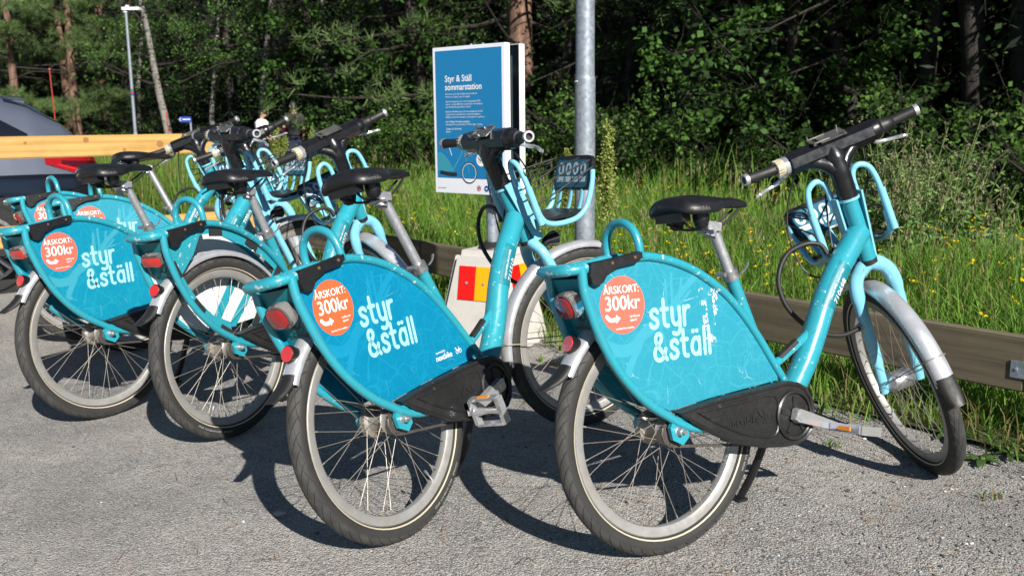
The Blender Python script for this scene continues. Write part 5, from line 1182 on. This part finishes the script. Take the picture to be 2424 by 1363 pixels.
    for i in range(n):
        tl = rng.normal(0, .5, 2)
        for q in range(5):
            a = q * 1.2566 + i; Vf += [tip[i], tip[i] + r_[i] * np.array([math.cos(a - .5), math.sin(a - .5), .4 + tl[0] * math.cos(a)]), tip[i] + r_[i] * 1.15 * np.array([math.cos(a), math.sin(a), .6 + tl[0] * math.cos(a)]), tip[i] + r_[i] * np.array([math.cos(a + .5), math.sin(a + .5), .4 + tl[0] * math.cos(a)])]
            Ff.append((o, o + 1, o + 2, o + 3)); o += 4
    F = [tuple(q) for q in (b1 + np.array([0, 1, 2, 3])).tolist()] + [tuple(q) for q in (b1 + np.array([3, 2, 4])).tolist()] + Ff
    tag(link('buttercups', npmesh('buttercups', np.concatenate([V1, np.array(Vf)]), F, 'petal', False, np.concatenate([c1, np.tile([.78, .55, .01], (len(Vf), 1))]))), 'small yellow buttercups dotted through the meadow grass', None, None, 'stuff')
    # rough weeds along and under the rail, and tufts at the edge of the gravel
    n = 9000; v = -1.5 + 9 * rng.random(n); e = 3.18 - .12 * np.clip(1.2 - v, 0, 2.5) + .12 * np.sin(v * 5) ; u = e + (3.62 - e) * rng.random(n) ** .7; X = u * .777 - v * .63; Y = u * .63 + v * .777; m = Y > 2; X, Y = X[m], Y[m]; n = len(X); h = .04 + .16 * rng.random(n) ** 1.5
    cl = rng.random((26, 3)); cv = -1 + 7 * cl[:, 0]; cu = 2.85 + .4 * cl[:, 1]; cX = np.repeat(cu * .777 - cv * .63, 14) + rng.normal(0, .018, 26 * 14); cY = np.repeat(cu * .63 + cv * .777, 14) + rng.normal(0, .018, 26 * 14); X = np.concatenate([X, cX]); Y = np.concatenate([Y, cY]); h = np.concatenate([h, .015 + .03 * rng.random(26 * 14)]); n = len(X)
    tag(link('edge_weeds', blade_mesh('edge_weeds', np.stack([X, Y, gz(X, Y)], 1), h, .004 + .004 * rng.random(n), .2 + .9 * rng.random(n), gcol(n, .3) * .9)), 'rough grass and weeds growing along the foot of the rail', None, None, 'stuff')
grass()

# leaves as small folded diamonds
def leaf_arrays(Cn, size, asp=.55, droop=.3, nrm=None):
    n = len(Cn); a = rng.random(n) * 6.283; el = rng.normal(-droop, .5, n); d = np.stack([np.cos(a) * np.cos(el), np.sin(a) * np.cos(el), np.sin(el)], 1)
    r_ = rng.normal(0, 1, (n, 3)); r_[:, 2] *= .45; s = np.cross(d, np.cross(r_, d)); s /= np.linalg.norm(s, axis=1)[:, None] + 1e-9
    L = size[:, None]; V = np.stack([Cn, Cn + d * L * .45 + s * L * asp * .5, Cn + d * L, Cn + d * L * .45 - s * L * asp * .5], 1); return V.reshape(-1, 3)
def clump(Cn, w, thr):
    ph = rng.random(6) * 6.28; k = 6.283 / w
    f = np.sin(Cn[:, 0] * k + ph[0] + 1.3 * np.sin(Cn[:, 1] * k * .7 + ph[3])) + np.sin(Cn[:, 1] * k + ph[1] + 1.3 * np.sin(Cn[:, 2] * k * .8 + ph[4])) + np.sin(Cn[:, 2] * k * 1.5 + ph[2] + 1.3 * np.sin(Cn[:, 0] * k * .6 + ph[5]))
    return Cn[f + rng.normal(0, .22, len(Cn)) > thr]
def leaf_col(n, a, b): g = rng.random((n, 1)); return (np.array(a) * (1 - g) + np.array(b) * g) * (.7 + .6 * rng.random((n, 1)))
def leaf_mesh(name, V, col, mat='leaf'):
    F = np.arange(len(V)).reshape(-1, 4); return npmesh(name, V, F.tolist(), mat, False, np.repeat(col, 4, 0))
def rvec(): v = rng.normal(0, 1, 3); return v / np.linalg.norm(v)
def grow_tree(seed, H, r0, z0, nb, bl, twigs, leaves, lsize, la, lb, barkm, up=.25, spread=.22, tmat='leaf', asp=.6, drop=.3, lean=.3):
    global rng
    keep = rng; rng = np.random.default_rng(seed); mb = MB(); mbb = MB(); pts = [np.zeros(3)]; d = np.array([0, 0, 1.])
    for i in range(9): d = d + np.append(rng.normal(0, .06 * lean / .3, 2), 0); d /= np.linalg.norm(d); pts.append(pts[-1] + d * H / 9)
    pts[0] = pts[0] - np.array([0, 0, .3]); mb.tube(smooth_path([tuple(p) for p in pts], 2), [r0 * (1 - .88 * i / 18) * (1.25 if i == 0 else 1) for i in range(19)], 9); Cn = []
    for b in range(nb):
        t = z0 + (1 - z0) * (b + rng.random()) / nb; k = t * 9; i = min(int(k), 8); p = pts[i] + (pts[i + 1] - pts[i]) * (k - i); a = rng.random() * 6.283; L = bl * (1.05 - .75 * (t - z0) / (1 - z0 + 1e-6)) * (.7 + .6 * rng.random())
        dd = np.array([math.cos(a), math.sin(a), up + .25 * rng.normal()]); dd /= np.linalg.norm(dd); br = [p]
        for q in range(5): dd = dd + rng.normal(0, .16, 3) - np.array([0, 0, drop * .12]); dd /= np.linalg.norm(dd); br.append(br[-1] + dd * L / 5)
        rb = r0 * .22 * (1 - .6 * t); mbb.tube([tuple(x) for x in br], [rb * (1 - .85 * j / 5) + .003 for j in range(6)], 5)
        for w in range(twigs):
            q = .25 + .75 * rng.random(); j = min(int(q * 5), 4); s = br[j] + (br[j + 1] - br[j]) * (q * 5 - j); td = dd + rng.normal(0, .7, 3) - np.array([0, 0, drop * .5]); td /= np.linalg.norm(td); tl = L * (.18 + .22 * rng.random()); e = s + td * tl
            mbb.tube([tuple(s), tuple((s + e) / 2 + rng.normal(0, .02, 3)), tuple(e)], [.006, .004, .002], 4); m = leaves; f = rng.random((m, 1)) ** .8; Cn.append(s + (e - s) * f + rng.normal(0, 1, (m, 3)) * spread * np.array([1, 1, .55]) * tl)
    Cn = clump(np.concatenate(Cn), 1.3, .25); V = leaf_arrays(Cn, lsize * (.6 + .7 * rng.random(len(Cn))), asp, drop); wood_ = mb.mesh('trunk', barkm, 60); crown = leaf_mesh('crown', V, leaf_col(len(Cn), la, lb), tmat); rng = keep; return wood_, crown, mbb.mesh('branches', 'bark_dark', 60)
def grow_pine(seed, H, r0, z0, nb, bl):
    global rng
    keep = rng; rng = np.random.default_rng(seed); mb = MB(); mbb = MB(); pts = [np.array([0, 0, -.3])]; d = np.array([0, 0, 1.])
    for i in range(9): d = d + np.append(rng.normal(0, .025, 2), 0); d /= np.linalg.norm(d); pts.append(pts[-1] + d * (H + .3) / 9)
    mb.tube([tuple(p) for p in pts], [r0 * (1 - .8 * i / 9) for i in range(10)], 10); NV = []; cols = []
    for b in range(nb):
        t = z0 + (1 - z0) * (b + rng.random()) / nb; k = t * 9; i = min(int(k), 8); p = pts[i] + (pts[i + 1] - pts[i]) * (k - i); a = b * 2.4 + rng.random(); L = bl * (1.1 - .7 * t) * (.6 + .6 * rng.random()); dd = np.array([math.cos(a), math.sin(a), -.05 + .15 * rng.normal()]); br = [p]
        for q in range(5): dd = dd + rng.normal(0, .12, 3) + np.array([0, 0, .04]); dd /= np.linalg.norm(dd); br.append(br[-1] + dd * L / 5)
        mbb.tube([tuple(x) for x in br], [.026 * (1 - .85 * j / 5) + .004 for j in range(6)], 5); bare = rng.random() < .18
        if bare: continue
        for w in range(26):
            q = .35 + .65 * rng.random(); j = min(int(q * 5), 4); s = br[j] + (br[j + 1] - br[j]) * (q * 5 - j) + rng.normal(0, 1, 3) * np.array([.20, .20, .07]) * L * .5 * (.4 + q); m = 40
            nd = rng.normal(0, 1, (m, 3)); nd[:, 2] += .5; nd /= np.linalg.norm(nd, axis=1)[:, None]; l = .09 + .07 * rng.random((m, 1)); base = s + nd * .015 + rng.normal(0, .03, (m, 3)); sd = np.cross(nd, rng.normal(0, 1, (m, 3))); sd /= np.linalg.norm(sd, axis=1)[:, None]; V = np.stack([base - sd * .006, base + sd * .006, base + nd * l + sd * .002, base + nd * l - sd * .002], 1); NV.append(V.reshape(-1, 3)); cols.append(leaf_col(m, (.045, .085, .026), (.125, .185, .06)))
    NV = np.concatenate(NV); w_ = mb.mesh('trunk', 'bark_pine', 60); c_ = leaf_mesh('crown', NV, np.concatenate(cols), 'needle'); rng = keep; return w_, c_, mbb.mesh('branches', 'bark_dark', 60)
def grow_shrub(seed, H, nst, leaves, lsize, la, lb, asp=.65):
    global rng
    keep = rng; rng = np.random.default_rng(seed); mb = MB(); Cn = []
    for s in range(nst):
        a = rng.random() * 6.283; d = np.array([math.cos(a) * .45, math.sin(a) * .45, 1]) + rng.normal(0, .15, 3); d /= np.linalg.norm(d); p = [np.array([math.cos(a) * .12, math.sin(a) * .12, -.1])]; L = H * (.6 + .5 * rng.random())
        for q in range(6): d = d + rng.normal(0, .14, 3) + np.array([math.cos(a), math.sin(a), -.35]) * .07; d /= np.linalg.norm(d); p.append(p[-1] + d * L / 6)
        mb.tube([tuple(x) for x in p], [.016 * (1 - .85 * j / 6) + .002 for j in range(7)], 5)
        for w in range(13):
            q = .15 + .85 * rng.random(); j = min(int(q * 6), 5); s0 = p[j] + (p[j + 1] - p[j]) * (q * 6 - j); td = d * .3 + rng.normal(0, .7, 3); td /= np.linalg.norm(td); e = s0 + td * L * (.12 + .16 * rng.random()); mb.tube([tuple(s0), tuple(e)], [.005, .002], 4); f = rng.random((leaves, 1)); Cn.append(s0 + (e - s0) * f + rng.normal(0, .05, (leaves, 3)) * H * .55)
    Cn = np.concatenate(Cn); Cn = clump(Cn[Cn[:, 2] > .03], .9, .1); V = leaf_arrays(Cn, lsize * (.6 + .7 * rng.random(len(Cn))), asp, .25); w_ = mb.mesh('stems', 'bark_dark', 60); c_ = leaf_mesh('foliage', V, leaf_col(len(Cn), la, lb)); rng = keep; return w_, c_
def grow_shade_spruce(seed, H, r0):
    global rng
    keep = rng; rng = np.random.default_rng(seed); mb = MB(); br_ = MB(); mb.tube([(0, 0, -.3), (0, 0, H * .5), (0, 0, H)], [r0, r0 * .6, .02], 9); Cn = []
    for b in range(95):
        t = (b + rng.random()) / 95; z = .25 + (H - .4) * t; L = (1 - t) * H * .27 + .2; a = b * 2.4 + rng.random(); e = Vector((math.cos(a) * L, math.sin(a) * L, z - .28 * L)); s = Vector((0, 0, z)); br_.tube([s, (s + e) / 2 + Vector((0, 0, .05 * L)), e], [.018, .012, .004], 4)
        m = int(95 * (1 - .6 * t)); f = rng.random((m, 1)) ** .7; w = rng.normal(0, 1, (m, 3)) * np.array([.16, .16, .07]) * L * (.35 + .65 * f); Cn.append(np.array(s) + (np.array(e) - np.array(s)) * f + w)
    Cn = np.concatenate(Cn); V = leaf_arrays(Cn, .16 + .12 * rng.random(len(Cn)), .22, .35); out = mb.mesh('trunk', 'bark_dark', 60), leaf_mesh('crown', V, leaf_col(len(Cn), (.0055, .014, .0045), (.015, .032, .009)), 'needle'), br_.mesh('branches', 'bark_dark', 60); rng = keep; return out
def plant_at(name, meshes, x, y, label, cat, group, rot, sc, parts=('trunk', 'crown', 'branches'), tilt=0):
    o = thing(name, label, cat, T((x, y, float(gz(x, y)))) @ Matrix.Rotation(rot, 4, 'Z') @ Matrix.Rotation(tilt, 4, 'X') @ Matrix.Diagonal((*(sc,) * 3, 1)), group)
    for nm, me in zip(parts, meshes): link(nm, me, o)
    return o
G1, G2 = (.014, .040, .007), (.042, .095, .016); SHADE1, SHADE2 = (.007, .020, .005), (.022, .048, .010); LIT1, LIT2 = (.035, .085, .014), (.09, .18, .028)  # leaf tones with the wood's shade and sunlit clumps put into the colour
broad = [grow_tree(11, 8.5, .16, .33, 36, 2.6, 9, 46, .085, G1, G2, 'bark_dark', .25), grow_tree(12, 9.5, .2, .30, 38, 3.0, 9, 46, .095, SHADE1, G2, 'bark_dark', .2), grow_tree(13, 7.5, .13, .12, 34, 2.4, 10, 46, .115, G1, (.065, .145, .024), 'bark_dark', .3, asp=.8)]  # third tree's leaf colour brightened as if sunlit
birch = [grow_tree(21, 9, .13, .24, 34, 2.2, 10, 46, .065, (.035, .085, .016), (.09, .175, .034), 'bark_birch', .45, .25, drop=.9, asp=.75), grow_tree(22, 8, .10, .20, 32, 2.0, 10, 46, .065, G1, (.05, .11, .02), 'bark_birch', .4, .25, drop=.9, asp=.75)]  # sunlight put into the first birch's leaf tones
pine = [grow_pine(31, 11, .19, .12, 50, 2.7), grow_pine(32, 10, .15, .16, 44, 2.4)]
shrub = [grow_shrub(41, 1.7, 15, 48, .07, G1, LIT2), grow_shrub(42, 2.1, 16, 48, .062, G1, LIT2, .75), grow_shrub(43, 1.4, 14, 48, .085, SHADE1, SHADE2), grow_shrub(44, 2.4, 16, 48, .11, SHADE1, G2, .8)]
print('leaves', sum(len(m[1].polygons) for m in broad + birch + pine + shrub))
USED = {}
def where(px):
    for lim, ph in ((0, 'left of the picture beyond the car'), (120, 'behind the roof of the grey car'), (280, 'behind the red marker pole'), (360, 'behind the lamp post'), (470, 'behind the birch with leaning trunk'), (600, 'behind the blue arrow sign'), (720, 'behind the two people'), (900, 'behind the handlebar of bike 710273'), (1035, 'just left of the station board'), (1260, 'behind the station board'), (1360, 'between station board and steel pole'), (1480, 'just right of the steel pole'), (1620, 'behind the saddle of bike 710698'), (1800, 'behind the left grip of bike 710698'), (2000, 'behind the stem of bike 710698'), (2170, 'behind the right grip of bike 710698'), (2300, 'behind the thistles'), (2425, 'at the right edge of the picture')):
        if px < lim: return ph
    return 'beyond the right edge of the picture'
def uniq(base, px):
    s = base + ' ' + where(px); k = USED[s] = USED.get(s, 0) + 1
    return s if k == 1 else ('', '', 'second ', 'third ', 'fourth ', 'fifth ')[min(k, 5)] + s
def T_(name, meshes, px, D, label, cat, group, sc=1, rot=None, parts=('trunk', 'crown', 'branches'), tilt=0): plant_at(name, meshes, px2x(px, D), D, label, cat, group, rng.random() * 6.28 if rot is None else rot, sc, parts, tilt)
for i, (px, D, sc, lab) in enumerate(((38, 30, 1, 'pine with reddish trunk nearest the left edge, above the car roof'), (165, 33.5, .9, 'slim leaning pine trunk right of the red marker pole'), (186, 31, 1.05, 'stout pine with bare dead branches right of the slim leaning pine'), (255, 36, 1, 'pine with broken bare stem between the pines and the lamp post'), (-90, 32, 1.1, 'pine standing outside the left edge beyond the car'), (330, 40, 1.1, 'pine far back behind the lamp post'), (1232, 19.6, 1.5, 'thick brown pine trunk rising behind the station board'), (90, 42, 1.2, 'pine standing deep in the wood behind the left pines'))):
    T_('pine_tree', pine[(i + 1) % 2 if i < 4 else 0], px, D, lab, 'tree', 'pine trees at the forest edge', sc, tilt=(.05 if i == 1 else 0))
for px, D, sc, lab, k in ((398, 29, 1, 'birch with white leaning trunk right of the lamp post', 0), (500, 31, 1, 'birch with forked pale trunk in the shade behind the back bikes', 1), (620, 28, 1.0, 'birch with hanging bright leaves left of the people', 0), (330, 35, 1.0, 'birch far behind the lamp post', 1), (760, 26, 1.05, 'birch with hanging leaves above the person in black', 1)):
    T_('birch_tree', birch[k], px, D, lab, 'tree', 'birch trees at the forest edge', sc, tilt=.06 if k == 0 else -.03)
BR = [(560, 30, .95, 0), (690, 29, 1, 1), (830, 24.5, 1, 2), (930, 22.5, 1.05, 0), (1010, 20.5, .95, 1), (1100, 22, 1.1, 2), (1330, 19.5, 1, 1), (1490, 18, .9, 0), (1612, 15.8, .95, 1), (1740, 14.8, .85, 2), (1900, 14.6, .95, 2), (2050, 13.6, .95, 2), (2180, 13.2, .9, 0), (2310, 13.0, .95, 1), (2440, 12.4, 1, 1), (2560, 11.6, 1, 1), (2700, 10.5, 1, 0), (1400, 24, 1.2, 1), (1180, 27, 1.2, 0), (1700, 20, 1.2, 1), (1980, 19, 1.2, 0), (2250, 17.5, 1.2, 1), (900, 30, 1.25, 1), (640, 36, 1.3, 0), (420, 38, 1.3, 1), (1550, 26, 1.3, 0), (2100, 23, 1.3, 2), (450, 44, 1.4, 0), (200, 40, 1.3, 1)]
names = {1612: 'dark slender trunk standing behind the seed stalks right of the pole', 1900: 'broadleaf tree with large leaves spreading above the right bike handlebar', 2050: 'broadleaf tree with lit low branches above the far grip of the right bike', 1740: 'broadleaf tree left of the lit branches over the right bike saddle', 830: 'broadleaf tree in the dark gap left of the station board'}
for px, D, sc, k in BR: T_('broadleaf_tree', broad[k], px, D, names.get(px) or uniq('broadleaf tree in the shaded wood', px), 'tree', 'broadleaf trees in the dark wood', sc)
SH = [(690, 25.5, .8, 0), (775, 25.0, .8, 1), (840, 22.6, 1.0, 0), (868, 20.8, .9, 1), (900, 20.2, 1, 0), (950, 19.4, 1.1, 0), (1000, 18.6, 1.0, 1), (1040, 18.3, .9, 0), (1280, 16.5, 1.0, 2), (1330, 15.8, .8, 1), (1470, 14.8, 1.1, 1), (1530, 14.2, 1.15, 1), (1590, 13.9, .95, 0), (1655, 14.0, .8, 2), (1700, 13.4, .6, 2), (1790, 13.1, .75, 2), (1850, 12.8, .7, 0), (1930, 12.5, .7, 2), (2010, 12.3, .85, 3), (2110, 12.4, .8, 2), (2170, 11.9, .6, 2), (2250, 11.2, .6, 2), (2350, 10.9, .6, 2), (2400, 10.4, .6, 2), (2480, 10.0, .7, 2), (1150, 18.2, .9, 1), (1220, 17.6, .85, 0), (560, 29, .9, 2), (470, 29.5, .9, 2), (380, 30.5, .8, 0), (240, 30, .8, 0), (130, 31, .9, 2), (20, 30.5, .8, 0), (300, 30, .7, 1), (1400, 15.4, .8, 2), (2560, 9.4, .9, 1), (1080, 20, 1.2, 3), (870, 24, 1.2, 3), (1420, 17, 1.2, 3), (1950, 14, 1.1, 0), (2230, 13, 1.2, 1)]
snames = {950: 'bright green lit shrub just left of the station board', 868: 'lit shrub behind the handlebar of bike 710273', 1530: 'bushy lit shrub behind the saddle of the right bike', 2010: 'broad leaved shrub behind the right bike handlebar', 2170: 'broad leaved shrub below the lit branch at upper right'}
for px, D, sc, k in SH: T_('shrub', shrub[k], px, D, snames.get(px) or uniq(('bright green shrub', 'tall small leaved shrub', 'low shade-darkened shrub', 'large leaved shrub')[k], px), 'shrub', 'shrubs along the forest edge', sc, None, ('stems', 'foliage'))
spruce = [grow_shade_spruce(51, 9, .15), grow_shade_spruce(52, 7, .12)]  # spruces added to darken the wood, shade put into their needle colour
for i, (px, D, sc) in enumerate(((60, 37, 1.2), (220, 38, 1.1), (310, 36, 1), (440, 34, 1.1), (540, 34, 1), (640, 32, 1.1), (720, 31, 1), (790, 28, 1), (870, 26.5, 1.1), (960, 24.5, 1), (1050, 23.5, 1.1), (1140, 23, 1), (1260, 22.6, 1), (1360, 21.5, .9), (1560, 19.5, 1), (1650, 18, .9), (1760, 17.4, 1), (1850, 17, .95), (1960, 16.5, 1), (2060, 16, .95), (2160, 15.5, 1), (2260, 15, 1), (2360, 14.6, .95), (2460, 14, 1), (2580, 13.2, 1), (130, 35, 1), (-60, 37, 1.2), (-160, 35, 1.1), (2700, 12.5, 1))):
    T_('shade_spruce', spruce[i % 2], px, D, uniq('added spruce darkened for shade', px), 'tree', 'spruces added to darken the wood', sc)
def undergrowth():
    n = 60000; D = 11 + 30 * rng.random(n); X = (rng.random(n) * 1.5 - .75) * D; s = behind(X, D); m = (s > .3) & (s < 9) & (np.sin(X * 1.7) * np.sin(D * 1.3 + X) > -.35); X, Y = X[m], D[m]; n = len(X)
    P = np.stack([X, Y, gz(X, Y) + .05 + .35 * rng.random(n)], 1); V = leaf_arrays(P, .09 + .08 * rng.random(n), .55, -.1); tag(link('undergrowth', leaf_mesh('undergrowth', V, leaf_col(n, SHADE1, SHADE2))), 'low leafy undergrowth covering the shaded forest floor', None, None, 'stuff')
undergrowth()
# a mossy outcrop on the slope behind the pole
def outcrop(px, D, r, label):
    bm = bmesh.new(); bmesh.ops.create_icosphere(bm, subdivisions=3, radius=1); q = np.random.default_rng(int(px))
    ph = q.random(9) * 6
    for vv in bm.verts: c = vv.co; k = 1 + .16 * math.sin(c.x * 4 + ph[0]) * math.sin(c.y * 5 + ph[1]) + .12 * math.sin(c.z * 7 + ph[2] + c.x * 3) + .05 * (q.random() - .5); vv.co = Vector((c.x * r[0] * k, c.y * r[1] * k, c.z * r[2] * k))
    me = bpy.data.meshes.new('rock'); bm.to_mesh(me); bm.free(); me.materials.append(MAT['rock']); x = px2x(px, D); tag(link('rock_outcrop', me, None, T((x, D, float(gz(x, D)) + r[2] * .25))), label, 'rock', 'rocks on the wooded slope')
outcrop(1450, 21.5, (1.8, 1.2, 1.5), 'brown mossy rock outcrop on the slope just right of the steel pole'); outcrop(1290, 24, (1.6, 1.2, 1.2), 'brown rock outcrop on the slope between board and pole')
# ---- single tall plants in the meadow
def dock(px, D, H, label, dens=1.0, col=((.20, .26, .05), (.33, .36, .10))):
    mb = MB(); x = px2x(px, D); st = [(0, 0, -.05), (.01, .0, H * .4), (.0, .01, H * .75), (.015, 0, H)]; mb.tube(smooth_path(st, 3), [.006] * 5 + [.004] * 5, 6); Cn = []
    for b in range(9):
        z = H * (.42 + .055 * b); a = b * 2.4; L = H * .20 * (1.2 - b * .09); e = Vector((math.cos(a) * L * .22, math.sin(a) * L * .22, z + L)); s = Vector((.005, 0, z)); mb.tube([s, (s + e) / 2 + Vector((math.cos(a) * .01, math.sin(a) * .01, 0)), e], [.003, .0025, .002], 4); m = int(110 * dens); f = rng.random((m, 1)); Cn.append(np.array(s) + (np.array(e) - np.array(s)) * f + rng.normal(0, .015, (m, 3)))
    m = int(420 * dens); f = rng.random((m, 1)); Cn.append(np.concatenate([rng.normal(0, .012, (m, 2)), H * (.5 + .5 * f)], 1)); Cn = np.concatenate(Cn); V = leaf_arrays(Cn, np.full(len(Cn), .017), .9, .0); fl = leaf_mesh('flower_head', V, leaf_col(len(Cn), *col))
    n = 9; B = np.concatenate([rng.normal(0, .02, (n, 2)), .05 + .35 * H * rng.random((n, 1))], 1); lv = leaf_mesh('leaves', leaf_arrays(B, .16 + .1 * rng.random(n), .28, .1), leaf_col(n, (.05, .10, .02), (.10, .17, .03)))
    o = thing('dock_plant', label, 'plant', T((x, D, float(gz(x, D)))), 'dock plants in the meadow'); link('stem', mb.mesh('stem', 'stem_green'), o); link('flower_head', fl, o); link('leaves', lv, o)
simple('stem_green', (.10, .14, .035), .7)
for px, D, H, lab in ((1438, 5.75, 1.16, 'tall yellow green dock plant just right of the steel pole'), (652, 12, 1.18, 'dock spike in front of the people, right of the turned handlebar'), (672, 13, 1.02, 'dock spike before the person in black'), (738, 12.5, 1.12, 'dock spike right of the person in black'), (1342, 7.2, .95, 'dock spike seen between board and steel pole')): dock(px, D, H, lab)
def thistle(px, D, H, label):
    mb = MB(); x = px2x(px, D); Cn = []; Sz = []; Hd = []
    for s in range(9):
        a = rng.random() * 6.28; L = H * (.65 + .4 * rng.random()); sp = .12 + .16 * rng.random(); P = [Vector((math.cos(a) * .04, math.sin(a) * .04, -.05)), Vector((math.cos(a) * sp * .4, math.sin(a) * sp * .4, L * .5)), Vector((math.cos(a) * sp, math.sin(a) * sp, L))]; mb.tube(smooth_path(P, 4), .004, 5)
        for k in range(38): t = .1 + .85 * rng.random(); p = P[0].lerp(P[1], t * 2) if t < .5 else P[1].lerp(P[2], t * 2 - 1); Cn.append(np.array(p)); Sz.append(.13 * (1.2 - t))
        for b in range(6): t = .6 + .4 * rng.random(); p = P[1].lerp(P[2], t * 2 - 1); e = p + Vector((*(rng.normal(0, .05, 2)), .05 + .05 * rng.random())); mb.tube([p, e], .002, 4); Hd += [np.array(e) + rng.normal(0, .006, 3) for _ in range(9)]
    Cn = np.array(Cn); Hd = np.array(Hd); lv = leaf_mesh('leaves', leaf_arrays(Cn, np.array(Sz), .3, -.15), leaf_col(len(Cn), (.10, .19, .05), (.19, .31, .10))); hd = leaf_mesh('flower_buds', leaf_arrays(Hd, np.full(len(Hd), .016), .9, -.3), leaf_col(len(Hd), (.16, .16, .09), (.26, .24, .15)))
    o = thing('thistle', label, 'plant', T((x, D, float(gz(x, D)))), 'thistles in the meadow'); link('stems', mb.mesh('stems', 'stem_green'), o); link('leaves', lv, o); link('flower_buds', hd, o)['kind'] = 'stuff'
for i, (px, D, H) in enumerate(((2065, 6.2, .85), (2110, 6.5, 1.12), (2155, 6.3, .95), (2200, 6.0, .95), (2245, 6.2, 1.12), (2290, 6.4, .9), (2180, 6.8, 1.05), (2130, 6.0, .8), (2020, 6.6, .9), (2330, 6.1, .7))): thistle(px, D, H, ('leftmost but one', 'tall second', 'middle', 'fourth', 'tallest right hand', 'rightmost but one', 'rear middle', 'low front', 'leftmost', 'small rightmost')[i] + ' grey green thistle of the clump behind the right bike')
def broad_weed(x, y, s, label):
    n = 9; a = np.linspace(0, 6.28, n, endpoint=False) + rng.random(n); V = []; 
    for i in range(n):
        L = s * (.7 + .5 * rng.random()); d = np.array([math.cos(a[i]), math.sin(a[i]), 0]); sd = np.array([-d[1], d[0], 0]); 
        for q in range(4):
            t0, t1 = q / 4, (q + 1) / 4; w = lambda t: s * .16 * math.sin(math.pi * min(1, .12 + .86 * t)) ; z = lambda t: s * (.55 * t - .6 * t * t) + .01; V += [d * L * t0 + sd * w(t0) + [0, 0, z(t0)], d * L * t1 + sd * w(t1) + [0, 0, z(t1)], d * L * t1 - sd * w(t1) + [0, 0, z(t1)], d * L * t0 - sd * w(t0) + [0, 0, z(t0)]]
    o = thing('broad_leaf_weed', label, 'plant', T((x, y, float(gz(x, y)))), 'broad leaved weeds under the rail'); link('leaf_rosette', leaf_mesh('leaf_rosette', np.array(V), np.repeat(leaf_col(n, (.03, .075, .016), (.07, .13, .03)), 4, 0)), o)
    mb = MB(); mb.tube([(0, 0, -.03), (0, 0, .02)], [.012, .008], 6); link('root_crown', mb.mesh('root_crown', 'stem_green'), o)
for x, y, s, lab in ((1.60, 3.06, .075, 'broad leaved weed at the lower right edge beside the front wheel'), (1.72, 3.10, .08, 'broad leaved weed at the right edge below the rail'), (1.33, 3.86, .10, 'broad leaved weed under the rail behind the pedal'), (1.62, 3.30, .11, 'broad leaved weed under the rail behind the front wheel')): broad_weed(x, y, s, lab)
